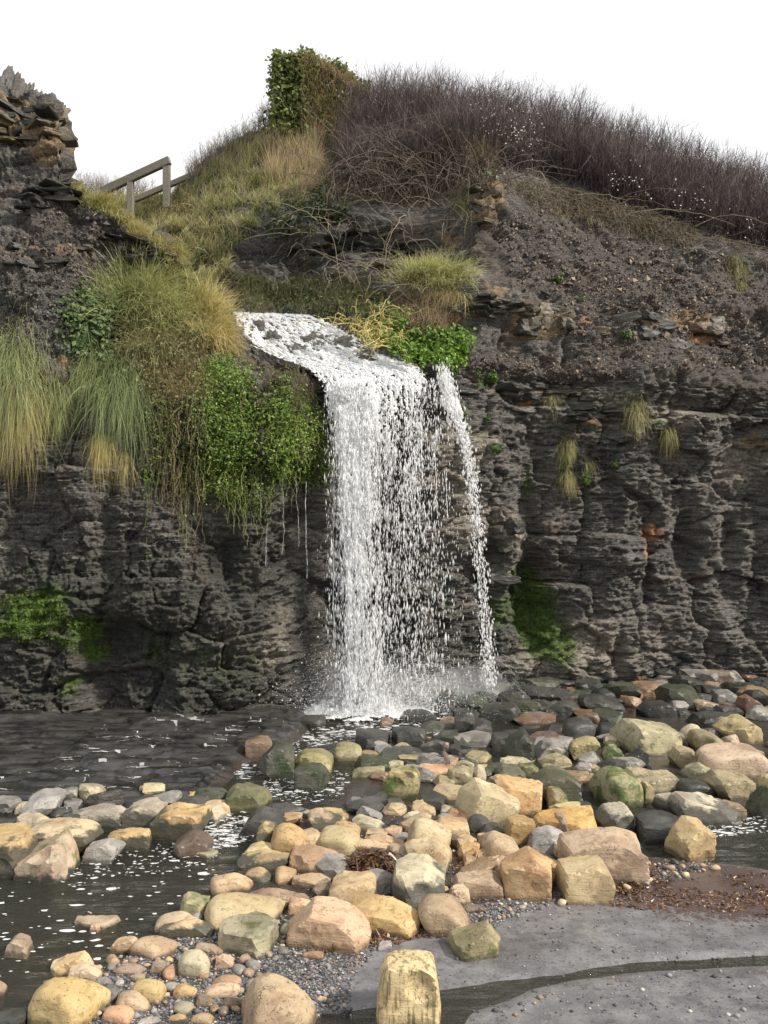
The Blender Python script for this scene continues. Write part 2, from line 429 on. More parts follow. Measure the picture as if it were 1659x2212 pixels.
def worley2(u, v, seed):
    """2-D cell facets: random offset and tilt per cell, crevice at the cell edge"""
    iu, iv = np.floor(u), np.floor(v)
    f1 = np.full(u.shape, 9.); f2 = np.full(u.shape, 9.); cu = np.zeros(u.shape); cv = np.zeros(u.shape); du = np.zeros(u.shape); dv = np.zeros(u.shape)
    for a in (-1, 0, 1):
        for b in (-1, 0, 1):
            gu, gv = iu + a, iv + b
            x = gu + .1 + .8 * rnd_hash(gu, gv, seed); y = gv + .1 + .8 * rnd_hash(gu, gv, seed + 5.3)
            d = np.maximum(np.abs(x - u), np.abs(y - v)) * .6 + .4 * np.hypot(x - u, y - v)
            m = d < f1
            f2 = np.where(m, f1, np.minimum(f2, d)); f1 = np.where(m, d, f1)
            cu = np.where(m, gu, cu); cv = np.where(m, gv, cv); du = np.where(m, u - x, du); dv = np.where(m, v - y, dv)
    r = rnd_hash(cu, cv, seed + 1.7) - .5
    t = (rnd_hash(cu, cv, seed + 2.9) - .5) * du + (rnd_hash(cu, cv, seed + 4.1) - .35) * dv
    return r + 1.1 * t, np.exp(-((f2 - f1) / .07) ** 2)

def rock_disp(P, rough, dip=.06):
    """bedded, jointed shale: ledges, tilted blocks, buttresses"""
    Q = P
    big = fbm(Q * np.array([.8, .8, .7]), 3)
    butt = fbm(Q * np.array([1.3, 1.0, .5]) + 31, 3)
    w1 = fbm(Q * np.array([.9, .9, .7]) + 5, 2); w2 = fbm(Q * 2.6 + 9, 2)
    wz = Q[..., 2] + .13 * w1 + .03 * w2 + dip * Q[..., 0]
    wx = Q[..., 0] + .6 * Q[..., 1] + .16 * w2
    out = .36 * big - .20 * np.abs(butt) + .03
    patch = sstep(-.3, .3, w2 + .5 * w1)
    for (su, sv, amp, sd_, lo) in ((1.25, 2.0, .17, 1., 0.), (2.9, 5.0, .105, 7., .0), (6.5, 13., .05, 13., .0)):
        val, cr = worley2(wx * su, wz * sv, sd_)
        k = (.35 + .65 * patch) if su > 2 else 1.
        out = out + amp * k * (val - .30 * cr)
    for (th, amp, s) in ((.16, .028, 2.), (.047, .013, 3.)):
        lay = np.floor(wz / th); fz = wz / th - lay
        out = out + amp * (rnd_hash(lay, np.floor(wx * 1.3 + 5 * rnd_hash(lay, s)), s) - .5) * (.4 + patch) - amp * .6 * np.exp(-(fz * th / .012) ** 2) * (1.2 - patch)
    fine = fbm(Q * np.array([7, 7, 13]), 4, .62)
    fine2 = fbm(Q * np.array([23, 23, 34]) + 4, 2, .6)
    fine3 = np.abs(fbm(Q * np.array([11, 11, 19]) + 70, 2))
    out = out + .080 * fine + .036 * fine2 - .05 * fine3
    ribs = fbm(np.stack([Q[..., 0] * 2.6 + Q[..., 2] * 1.9, Q[..., 1], Q[..., 2] * .7], -1) + 12, 4, .55)
    soft = .10 * big + .15 * ribs + .05 * fbm(Q * 2.2 + 8, 4) + .045 * fine + .022 * fine2
    return out * rough + soft * (1 - rough)

# --- right hand cliff, gully and hill behind (levels: under, base, mid, mid, lip, bed, foot, upper, scarp, slope, crest, behind)
def colB(px, base, ds, rest):
    db = float(ground_d(base))
    return (px, [(base + 45, db * .985), (base, db), (1300, ds[0]), (1000, ds[1])] + rest)
CB = [
 colB(-420, 1500, (10.7, 10.7), [(760, 10.7), (740, 11.3), (700, 11.9), (600, 13.1), (540, 14.2), (470, 15.5), (400, 18), (420, 26)]),
 colB(60,  1500, (10.6, 10.6), [(760, 10.6), (740, 11.2), (700, 11.8), (600, 13.), (540, 14.), (480, 15.), (412, 17.), (430, 24)]),
 colB(230, 1500, (10.6, 10.6), [(760, 10.6), (735, 11.1), (690, 11.7), (590, 12.8), (530, 13.7), (470, 14.6), (418, 16.), (435, 22)]),
 colB(370, 1500, (10.5, 10.5), [(765, 10.5), (725, 11.), (660, 11.6), (560, 12.6), (500, 13.2), (455, 13.9), (420, 14.8), (440, 20)]),
 colB(450, 1500, (10.3, 10.3), [(770, 10.2), (715, 10.8), (640, 11.3), (580, 12.), (500, 12.8), (430, 13.6), (345, 14.8), (365, 20)]),
 colB(550, 1500, (10.0, 9.9), [(785, 9.6), (694, 10.6), (640, 11.2), (585, 11.5), (490, 11.9), (400, 13.), (288, 14.6), (310, 20)]),
 colB(620, 1502, (9.75, 9.6), [(792, 9.3), (698, 10.4), (640, 11.1), (592, 11.4), (470, 11.7), (380, 12.8), (275, 14.4), (290, 20)]),
 colB(720, 1502, (9.65, 9.4), [(802, 9.02), (718, 10.), (655, 10.9), (605, 11.2), (460, 11.5), (390, 12.3), (255, 14.), (275, 19)]),
 colB(820, 1502, (9.62, 9.38), [(800, 8.98), (752, 9.6), (690, 10.3), (600, 11.1), (470, 11.3), (400, 12.), (245, 13.6), (260, 18)]),
 colB(900, 1502, (9.65, 9.4), [(798, 9.03), (775, 9.4), (690, 9.9), (610, 10.7), (480, 11.1), (395, 11.7), (240, 13.4), (255, 18)]),
 colB(955, 1498, (9.75, 9.5), [(792, 9.18), (778, 9.35), (700, 9.7), (600, 10.4), (470, 10.9), (390, 11.5), (245, 13.3), (260, 18)]),
 colB(1020, 1492, (9.95, 9.72), [(790, 9.5), (765, 9.65), (655, 9.95), (575, 10.4), (460, 10.8), (372, 11.4), (262, 13.2), (280, 18)]),
 colB(1100, 1488, (10.1, 9.93), [(800, 9.75), (750, 9.9), (660, 10.1), (565, 10.6), (450, 11.), (365, 11.5), (285, 13.), (300, 18)]),
 colB(1250, 1482, (10.3, 10.12), [(820, 9.9), (760, 10.05), (680, 10.3), (600, 10.75), (500, 11.25), (410, 11.8), (325, 13.), (340, 18)]),
 colB(1450, 1475, (10.5, 10.32), [(830, 10.1), (770, 10.25), (700, 10.45), (620, 10.85), (535, 11.3), (465, 11.8), (390, 13.), (405, 18)]),
 colB(1659, 1470, (10.7, 10.52), [(840, 10.3), (780, 10.45), (710, 10.65), (645, 10.95), (570, 11.4), (515, 11.8), (460, 12.8), (475, 18)]),
 colB(2150, 1465, (10.9, 10.7), [(860, 10.6), (800, 10.75), (730, 10.95), (680, 11.2), (620, 11.6), (580, 12.), (550, 12.8), (565, 18)]),
]
PB, PXB, PYB, LVB = make_sheet(CB, 700, [6, 85, 118, 84, 24, 36, 40, 58, 42, 40, 8])
NB_ = grid_normals(PB)
# --- left headland (levels: under, base, mid, mid, lip, outer, upper, back, slope, crest, behind)
def colA(px, base, pts):
    db = float(ground_d(base))
    return (px, [(base + 45, db * .985), (base, db)] + pts)
CA = [
 colA(-420, 1575, [(1350, 7.9), (1130, 8.), (1040, 8.15), (960, 8.1), (860, 8.35), (760, 8.8), (430, 9.9), (100, 10.9), (130, 14)]),
 colA(0,   1574, [(1350, 8.), (1130, 8.1), (1030, 8.2), (950, 8.15), (850, 8.4), (740, 8.8), (450, 9.8), (165, 10.6), (190, 14)]),
 colA(90,  1574, [(1350, 8.03), (1130, 8.12), (1030, 8.2), (950, 8.2), (850, 8.42), (720, 8.9), (460, 9.75), (208, 10.4), (235, 14)]),
 colA(128, 1574, [(1350, 8.04), (1130, 8.13), (1035, 8.2), (950, 8.2), (850, 8.43), (710, 8.95), (480, 9.7), (232, 10.35), (260, 13.5)]),
 colA(150, 1573, [(1350, 8.05), (1130, 8.14), (1035, 8.2), (950, 8.2), (850, 8.44), (700, 9.0), (510, 9.7), (385, 10.2), (420, 13)]),
 colA(200, 1573, [(1350, 8.07), (1130, 8.15), (1035, 8.22), (950, 8.22), (850, 8.45), (690, 9.0), (550, 9.6), (424, 10.1), (460, 12.5)]),
 colA(300, 1571, [(1350, 8.1), (1140, 8.2), (1040, 8.25), (950, 8.25), (850, 8.45), (690, 9.05), (570, 9.5), (482, 10.), (520, 12)]),
 colA(380, 1568, [(1350, 8.14), (1150, 8.27), (1040, 8.32), (950, 8.28), (850, 8.48), (730, 8.95), (640, 9.4), (560, 9.8), (600, 11.5)]),
 colA(415, 1567, [(1350, 8.16), (1150, 8.3), (1040, 8.34), (950, 8.28), (850, 8.48), (750, 8.9), (680, 9.3), (610, 9.7), (660, 11)]),
 colA(460, 1565, [(1350, 8.22), (1150, 8.36), (1040, 8.38), (950, 8.27), (850, 8.45), (780, 8.8), (730, 9.2), (690, 9.6), (730, 10.8)]),
 colA(520, 1561, [(1350, 8.32), (1150, 8.45), (1040, 8.42), (950, 8.28), (855, 8.42), (805, 8.65), (780, 8.95), (762, 9.3), (800, 10.6)]),
 colA(600, 1553, [(1350, 8.52), (1150, 8.62), (1040, 8.56), (950, 8.4), (865, 8.45), (815, 8.62), (795, 8.85), (782, 9.1), (820, 10.4)]),
 colA(680, 1530, [(1350, 8.97), (1150, 8.95), (1050, 8.8), (965, 8.68), (895, 8.66), (850, 8.75), (825, 8.88), (808, 9.05), (860, 10.3)]),
 colA(712, 1512, [(1350, 9.4), (1150, 9.3), (1060, 9.15), (990, 9.0), (930, 8.95), (890, 9.0), (870, 9.06), (860, 9.15), (900, 10.3)]),
 colA(745, 1500, [(1350, 9.8), (1150, 9.7), (1060, 9.6), (990, 9.5), (930, 9.45), (890, 9.5), (870, 9.6), (870, 9.8), (910, 10.4)]),
]
PA, PXA, PYA, LVA = make_sheet(CA, 500, [6, 90, 86, 40, 36, 40, 40, 64, 74, 8])
NA_ = grid_normals(PA)
if NB_[250, 400, 1] > 0: NB_ = -NB_
if NA_[130, 150, 1] > 0: NA_ = -NA_

# rockiness: 1 = bare bedded rock, 0 = soft earth or turf
roughB = sstep(.3, .5, sstep(8.4, 7.4, LVB))
roughB = np.where(LVB < 4.1, 1., roughB)
roughB = np.maximum(roughB * 1., 0)
screeB = blobs(PXB, PYB, [(1150, 560, 150, 90, .9), (1330, 600, 170, 100, 1.), (1550, 640, 170, 90, .9), (1450, 760, 220, 60, .9), (1620, 820, 160, 90, .7), (1200, 480, 110, 70, 1.), (1040, 520, 60, 70, .7), (1090, 770, 90, 25, .7), (1280, 790, 120, 40, .8), (1350, 480, 150, 70, .9)])
ledge = blobs(PXB, PYB, [(1080, 668, 120, 42, 1.), (1200, 690, 70, 40, 1.), (1500, 700, 160, 40, 1.), (1050, 430, 45, 60, 1.), (960, 470, 60, 60, .8)])
roughB = np.clip(roughB * (1 - .8 * sstep(.35, .75, screeB)) + ledge, 0, 1)
soilB = sstep(8.2, 8.9, LVB) * 1.1 * (1 - .75 * sstep(960, 1060, PXB))
soilB = np.maximum(soilB, blobs(PXB, PYB, [(560, 660, 90, 30, 1.), (700, 640, 130, 40, .9), (430, 640, 60, 120, 1.), (330, 520, 90, 110, 1.), (900, 610, 80, 35, 1.), (930, 700, 70, 40, 1.)]))
soilB = np.where(PXB < 480, np.maximum(soilB, sstep(5.2, 5.8, LVB)), soilB)
mossB = blobs(PXB, PYB, [(1160, 1330, 45, 90, 1.), (1190, 1390, 60, 45, .9), (1130, 1240, 30, 50, .6), (1090, 1320, 40, 60, .55), (870, 880, 40, 60, .55), (1005, 920, 12, 50, .6), (1225, 1000, 22, 70, .65), (1150, 1040, 12, 80, .5), (700, 1380, 60, 60, .35), (960, 1300, 60, 80, .35)])
ochreB = blobs(PXB, PYB, [(1170, 690, 70, 32, 1.), (1060, 650, 50, 20, .6), (1050, 440, 40, 45, 1.), (960, 490, 50, 30, .6), (1230, 700, 50, 25, .6), (1640, 960, 60, 30, .5), (1500, 690, 100, 30, .65), (1270, 910, 90, 22, .5), (1190, 850, 60, 40, .35)])
rustB = blobs(PXB, PYB, [(1520, 722, 32, 13, 1.), (1410, 1150, 22, 20, 1.05), (1395, 1190, 12, 20, .8), (1150, 870, 22, 16, .7), (1265, 690, 22, 20, .5), (1520, 1250, 9, 14, .6)])
paleB = blobs(PXB, PYB, [(1085, 1140, 52, 40, 1.2), (1085, 1240, 50, 26, 1.), (1160, 1440, 60, 50, 1.1), (985, 960, 70, 50, 1.), (960, 1030, 60, 70, .8), (1220, 860, 80, 40, .75), (1280, 1400, 110, 80, .7), (1330, 860, 60, 40, .6), (1450, 900, 80, 50, .6), (1620, 1000, 80, 80, .6), (1000, 1120, 70, 60, .85), (1010, 600, 40, 40, .8), (1130, 1180, 70, 140, .4), (1400, 1400, 140, 60, .45), (1060, 830, 60, 40, .5)])
wetB = blobs(PXB, PYB, [(850, 1200, 200, 420, 1.), (1250, 1400, 170, 90, .8), (700, 730, 200, 60, 1.)])
shapeB = blobsum(PXB, PYB, [(1150, 1290, 28, 110, -.42), (1195, 1330, 35, 45, -.2), (1085, 1200, 34, 110, .14), (1145, 1090, 24, 55, -.18), (1000, 1000, 55, 110, .16), (1280, 1150, 70, 160, .14),
    (1495, 1200, 26, 120, -.22), (1400, 1250, 12, 110, -.16), (1330, 1420, 14, 60, -.2), (1580, 1180, 20, 100, -.14), (1190, 1440, 90, 45, .2), (1340, 1100, 16, 90, .1), (600, 560, 130, 28, -.2), (820, 530, 90, 30, -.25), (1080, 665, 110, 30, .16), (1510, 705, 110, 30, .1), (1050, 440, 35, 50, .2), (930, 700, 90, 45, .1), (930, 610, 90, 30, .12), (1640, 1150, 20, 150, -.15)])
dampB = blobs(PXB, PYB, [(800, 1350, 160, 160, .8), (1150, 1300, 60, 120, .7), (1000, 1380, 120, 90, .6), (1600, 1420, 200, 80, .4)])
d = rock_disp(PB, roughB)
PBd = PB + NB_ * (d + shapeB)[..., None]
lim = sstep(1.0, 1.25, LVB)
PBd = PB * (1 - lim[..., None] * 1.) + PBd * lim[..., None]

roughA = np.ones_like(LVA)
screeA = blobs(PXA, PYA, [(130, 480, 130, 60, .8), (280, 500, 120, 30, .8), (200, 640, 80, 60, .9), (90, 620, 80, 40, .6), (150, 560, 100, 50, .6), (40, 680, 80, 40, .7), (190, 720, 50, 50, .8)])
roughA = np.clip(roughA - .75 * sstep(.4, .8, screeA), 0, 1)
soilA = np.maximum(blobs(PXA, PYA, [(360, 540, 60, 22, .9), (420, 600, 24, 40, 1.), (300, 700, 140, 70, 1.), (380, 820, 150, 70, 1.1), (460, 900, 120, 120, 1.2), (640, 900, 80, 100, 1.1), (80, 860, 100, 60, 1.), (250, 430, 60, 14, .6)]), sstep(7.8, 8.6, LVA) * (PXA > 395))
mossA = blobs(PXA, PYA, [(70, 1320, 85, 42, 1.1), (10, 1360, 50, 22, .9), (180, 1360, 34, 38, .9), (195, 1410, 30, 30, .8), (110, 1290, 60, 40, .7), (140, 1480, 30, 40, .55), (55, 1240, 10, 40, .5), (330, 1400, 120, 120, .36), (480, 1430, 150, 120, .36), (580, 820, 60, 20, .5), (40, 700, 60, 60, .32)])
ochreA = blobs(PXA, PYA, [(60, 265, 80, 40, 1.), (100, 320, 50, 40, .85), (20, 230, 60, 30, .9), (110, 545, 90, 16, .65), (60, 570, 60, 20, .5), (40, 720, 60, 60, .55), (135, 780, 20, 20, .7), (60, 700, 40, 30, .5), (230, 640, 20, 12, .4)])
paleA = blobs(PXA, PYA, [(585, 1400, 34, 60, .95), (600, 1330, 40, 40, .6), (640, 1150, 40, 60, .5), (70, 1060, 60, 30, .35), (150, 1110, 40, 20, .4), (200, 1000, 30, 40, .3), (260, 500, 100, 26, .35), (190, 640, 50, 40, .45), (560, 1240, 60, 70, .35)])
wetA = blobs(PXA, PYA, [(620, 1250, 110, 260, 1.), (330, 1350, 260, 160, .5), (330, 1540, 320, 40, .9)])
shapeA = blobsum(PXA, PYA, [(235, 1380, 55, 40, -.28), (210, 1500, 40, 80, -.22), (470, 1190, 70, 50, -.16), (500, 1230, 24, 60, -.2), (600, 1330, 50, 90, .12), (230, 1160, 30, 150, -.16), (330, 1150, 60, 120, .12), (480, 1330, 90, 60, .08), (290, 1320, 60, 60, .1), (150, 1330, 100, 60, .12), (120, 300, 40, 70, .1), (330, 550, 60, 30, .08), (60, 1180, 40, 80, .1), (500, 1500, 120, 40, .1)])
damp_dimA = blobs(PXA, PYA, [(250, 1330, 330, 170, .85), (520, 1250, 150, 170, .75), (420, 1480, 260, 110, .8), (100, 1480, 160, 100, .6)])  # wet, algae-dark lower wall, its dimmer light painted in as well
d = rock_disp(PA, roughA, -.04)
PAd = PA + NA_ * (d + shapeA)[..., None]
lim = sstep(1.0, 1.2, LVA)
PAd = PA * (1 - lim[..., None]) + PAd * lim[..., None]

def sheet_object(name, P, attrs, label):
    nv, nu = P.shape[:2]
    me = new_mesh(name, P.reshape(-1, 3), grid_faces(nv, nu), M['cliff'], True, {k: v.ravel() for k, v in attrs.items()})
    o = link(name, me); tag(o, label, 'cliff', None, 'structure'); return o
z0 = np.zeros_like
cliffB = sheet_object('cliff', PBd, dict(scree=screeB, soil=soilB, moss=mossB, ochre=ochreB, rust=rustB, pale=paleB, wet=wetB, damp=dampB), 'dark layered shale cliff and scrubby hill rising behind the waterfall')
cliffA = sheet_object('headland_cliff', PAd, dict(scree=screeA, soil=soilA, moss=mossA, ochre=ochreA, rust=z0(LVA), pale=paleA, wet=wetA, damp=damp_dimA), 'dark shale headland with ochre top and grassy overhanging ledge')

# picture-space lookup of the built surfaces, so that plants root on real rock
BIN = 4.0
class Look:
    def __init__(s, sheets):
        P = np.concatenate([x[0].reshape(-1, 3) for x in sheets]); N = np.concatenate([x[1].reshape(-1, 3) for x in sheets])
        px, py = project(P); s.W, s.H = 620, 600
        ix = np.floor((px + 300) / BIN).astype(int); iy = np.floor((py + 0) / BIN).astype(int)
        ok = (ix >= 0) & (ix < s.W) & (iy >= 0) & (iy < s.H); P, N, ix, iy = P[ok], N[ok], ix[ok], iy[ok]
        o = np.argsort(-P[:, 1], kind='stable'); s.idx = np.full((s.H, s.W), -1); s.idx[iy[o], ix[o]] = o
        s.P, s.N = P, N
        for _ in range(6):
            bad = s.idx < 0
            if not bad.any(): break
            for sh in ((0, 1), (0, -1), (1, 0), (-1, 0)):
                r = np.roll(s.idx, sh, (0, 1)); s.idx = np.where((s.idx < 0) & (r >= 0), r, s.idx)
    def __call__(s, px, py):
        ix = np.clip(np.floor((np.asarray(px) + 300) / BIN).astype(int), 0, s.W - 1); iy = np.clip(np.floor(np.asarray(py) / BIN).astype(int), 0, s.H - 1)
        i = s.idx[iy, ix]; return s.P[i], s.N[i], i >= 0
nA, nB = grid_normals(PAd), grid_normals(PBd)
if nA[130, 150, 1] > 0: nA = -nA
if nB[250, 400, 1] > 0: nB = -nB
LK = Look([(PAd, nA), (PBd, nB)]); LKA = Look([(PAd, nA)]); LKB = Look([(PBd, nB)])

# ------------------------------------------------------------------ ground and water
def wpoly(pts): return np.array([GP(x, y) for x, y in pts])
W1 = wpoly([(-900, 1800), (-300, 1850), (60, 1835), (200, 1800), (330, 1800), (430, 1760), (500, 1690), (540, 1650), (640, 1600), (700, 1575), (800, 1560), (900, 1550), (960, 1560), (880, 1600), (780, 1650), (720, 1720), (650, 1750), (560, 1790), (500, 1860), (470, 1930), (400, 1975), (330, 2010), (240, 2060), (110, 2110), (40, 2200), (-50, 2300), (-900, 2400)])
W2 = wpoly([(640, 1545), (760, 1520), (900, 1525), (1010, 1545), (1250, 1560), (1280, 1620), (1190, 1660), (1300, 1690), (1400, 1750), (1420, 1780), (1240, 1740), (1180, 1690), (1000, 1640), (800, 1620), (690, 1600)])
W3 = wpoly([(1370, 1800), (1450, 1770), (1659, 1740), (2400, 1730), (2400, 1880), (1659, 1868), (1480, 1850), (1380, 1840)])
W4 = wpoly([(840, 2170), (960, 2137), (1150, 2108), (1350, 2078), (1659, 2062), (2500, 2050), (2500, 2082), (1659, 2088), (1350, 2106), (1150, 2140), (1020, 2190), (960, 2260), (560, 2270), (560, 2200), (700, 2185)])
SHELF = wpoly([(-900, 1560), (0, 1560), (480, 1545), (660, 1545), (640, 1600), (520, 1650), (480, 1690), (420, 1740), (320, 1770), (150, 1800), (-900, 1810)])
GRAV = wpoly([(-100, 2260), (120, 2130), (300, 2050), (420, 1980), (640, 1970), (900, 1950), (1090, 1960), (1100, 2010), (830, 2050), (760, 2110), (760, 2180), (560, 2260)])
WEED = wpoly([(900, 1850), (1200, 1830), (1400, 1850), (1659, 1870), (1900, 1890), (1900, 1980), (1659, 1990), (1500, 1995), (1350, 1960), (1200, 1950), (1120, 1900), (900, 1920)])
xs = np.concatenate([np.linspace(-60, -9, 14), np.linspace(-8.6, -5.5, 40), np.linspace(-5.45, 5.6, 400), np.linspace(5.7, 9, 40), np.linspace(9.5, 60, 14)])
ys = np.concatenate([np.linspace(-30, .5, 12), np.linspace(1.0, 2.4, 12), np.geomspace(2.45, 10.9, 420), np.linspace(11.2, 14, 8), np.linspace(18, 60, 6)])
X, Y = np.meshgrid(xs, ys)
P3 = np.stack([X, Y, np.zeros_like(X)], -1)
wn = .10 * fbm(P3 * 2.2, 3)
dW = np.minimum.reduce([poly_sd(X, Y, W1) + wn * .8, poly_sd(X, Y, W2) + wn, poly_sd(X, Y, W3) + wn * .8])
dW4 = poly_sd(X, Y, W4) + wn * .25
dS = poly_sd(X, Y, SHELF) + wn
land = sstep(-.30, .16, dW); land4 = sstep(-.10, .05, dW4)
Z = -.085 + .096 * land + .006 * fbm(P3 * .8 + 3, 2) * land
Z = np.where(dW > -.02, np.minimum(Z, Z * land4 + -.016 * (1 - land4)), Z)
Z += (.006 * fbm(P3 * 3.1, 3) + .003 * fbm(P3 * np.array([7, 13, 1]), 3)) * (.3 + .7 * land * land4)
shelf = sstep(.08, -.12, dS)
cell = fbm(P3 * np.array([.9, 2.1, 1]) + 40, 3)
lx = np.floor(X * 1.9 + 1.2 * fbm(P3 * 1.2 + 7, 2)); ly = np.floor(Y * 3.6 + 1.0 * fbm(P3 * 1.1 + 70, 2) + .2 * X)
st = rnd_hash(lx, ly)
steps = .015 + .11 * (np.floor(cell * 6 + 2.5) / 5) + .05 * (st - .5) + .014 * fbm(P3 * 9, 3)
far = sstep(6.2, 8.4, Y)
Z = Z * (1 - shelf) + (steps + .07 * far - .01) * shelf
Z = np.where(Y < -1, -.02, Z)
PILE = wpoly([(440, 1960), (520, 1780), (640, 1740), (760, 1640), (900, 1560), (1000, 1490), (1400, 1468), (2300, 1462), (2300, 1740), (1659, 1750), (1420, 1790), (1400, 1900), (1200, 1930), (1080, 1960), (960, 1985), (820, 2010), (600, 2020), (470, 2000)])
RIM = wpoly([(-900, 1545), (640, 1530), (1000, 1500), (1000, 1600), (700, 1700), (560, 1800), (420, 1870), (-900, 1900)])
pile = sstep(.06, -.14, np.minimum(poly_sd(X, Y, PILE), poly_sd(X, Y, RIM)) + wn)
gravel = sstep(.12, -.25, poly_sd(X, Y, GRAV)); weed = sstep(.25, -.35, poly_sd(X, Y, WEED) + .25 * fbm(P3 * 1.5 + 90, 3))
Z += gravel * .010 * fbm(P3 * 24, 2)
gme = new_mesh('beach', np.stack([X, Y, Z], -1).reshape(-1, 3), grid_faces(*X.shape), M['ground'], True, dict(gravel=gravel.ravel(), shelf=shelf.ravel(), weed=weed.ravel(), pile=pile.ravel()))
tag(link('beach', gme), 'wet grey sand and shingle beach with a stepped shale shelf', 'beach', None, 'structure')
def ground_z(x, y):
    i = np.clip(np.searchsorted(ys, y), 0, len(ys) - 1); j = np.clip(np.searchsorted(xs, x), 0, len(xs) - 1); return Z[i, j]

wxs = np.concatenate([np.linspace(-14, -4.6, 20), np.linspace(-4.5, 5, 200), np.linspace(5.2, 14, 20)]); wys = np.concatenate([np.linspace(1.6, 2.4, 6), np.geomspace(2.45, 10.2, 220)])
WX, WY = np.meshgrid(wxs, wys); W3p = np.stack([WX, WY, np.zeros_like(WX)], -1)
rip = sstep(4.5, 7.5, WY)
WZ = (.0035 + .006 * rip) * fbm(W3p * np.array([3.5, 8, 1]), 3)
wme = new_mesh('stream_water', np.stack([WX, WY, WZ], -1).reshape(-1, 3), grid_faces(*WX.shape), M['water'])
tag(link('stream_water', wme), 'dark shallow stream water running over the beach', 'water', None, 'structure')

# ------------------------------------------------------------------ boulders
def ico(level):
    bm = bmesh.new(); bmesh.ops.create_icosphere(bm, subdivisions=level, radius=1)
    V = np.array([v.co[:] for v in bm.verts]); Fc = np.array([[v.index for v in f.verts] for f in bm.faces]); bm.free()
    return V / np.linalg.norm(V, axis=1)[:, None], Fc
ICO = {k: ico(k) for k in (2, 3, 4, 5)}
def hull2(p):
    p = sorted(map(tuple, p)); 
    def half(pp):
        h = []
        for q in pp:
            while len(h) >= 2 and (h[-1][0]-h[-2][0])*(q[1]-h[-2][1]) - (h[-1][1]-h[-2][1])*(q[0]-h[-2][0]) <= 0: h.pop()
            h.append(q)
        return h
    a = half(p); b = half(p[::-1]); return np.array(a[:-1] + b[:-1])
def planes_to_mesh(N, D, level, hard, seed, lump=.045, fine=.028, bites=2):
    S, Fc = ICO[level]; rg = np.random.default_rng(5000 + int(seed))
    q = np.maximum(S @ (np.array(N) / np.array(D)[:, None]).T, 0)
    r = (q ** hard).sum(1) ** (-1. / hard)
    ang = hard > 15
    r = r * (1.03 + lump * fbm(S * 1.6 + seed * 3.7, 3) + fine * (1.3 if ang else .7) * fbm(S * 5 + seed, 4, .6))
    V = S * r[:, None]
    if ang:
        # chipped scoops: a sphere of air pressed into a face, and a bedding step
        for _ in range(bites):
            c = unit(rg.normal(size=3) * (1, .7, .7) + np.array([0, -.8, .35])); R0 = rg.uniform(.3, .7) * np.median(r); i = np.argmax(S @ c)
            cc = V[i] + c * R0 * rg.uniform(.80, .95)
            dd = V - cc; l = np.linalg.norm(dd, axis=1); m = l < R0
            V[m] = cc + dd[m] / l[m][:, None] * R0
        ax = unit(np.array([rg.normal() * .3, rg.normal() * .3, 1.])); hgt = V @ ax; sc = np.ptp(hgt) / rg.uniform(3, 6)
        lay = np.floor(hgt / sc + rg.random() + .25 * fbm(S * 2 + seed, 2)); V = V * (1 + .035 * (rnd_hash(lay, np.full_like(lay, seed)) - .5) * sstep(-.1, .3, fbm(S * 1.3 + seed + 4, 2)))[:, None]
    return V, Fc
TILE = dict(A=(0, 3100, .6028), B=(900, 3100, .6028), C=(1800, 2900, .7378), D=(1100, 2600, .6028), E=(2024, 2600, .6028), F=(0, 3500, .6028), G=(900, 3400, .6631), S=(0, 0, 1.), T=(0, 2400, .9114))
PLACED = []
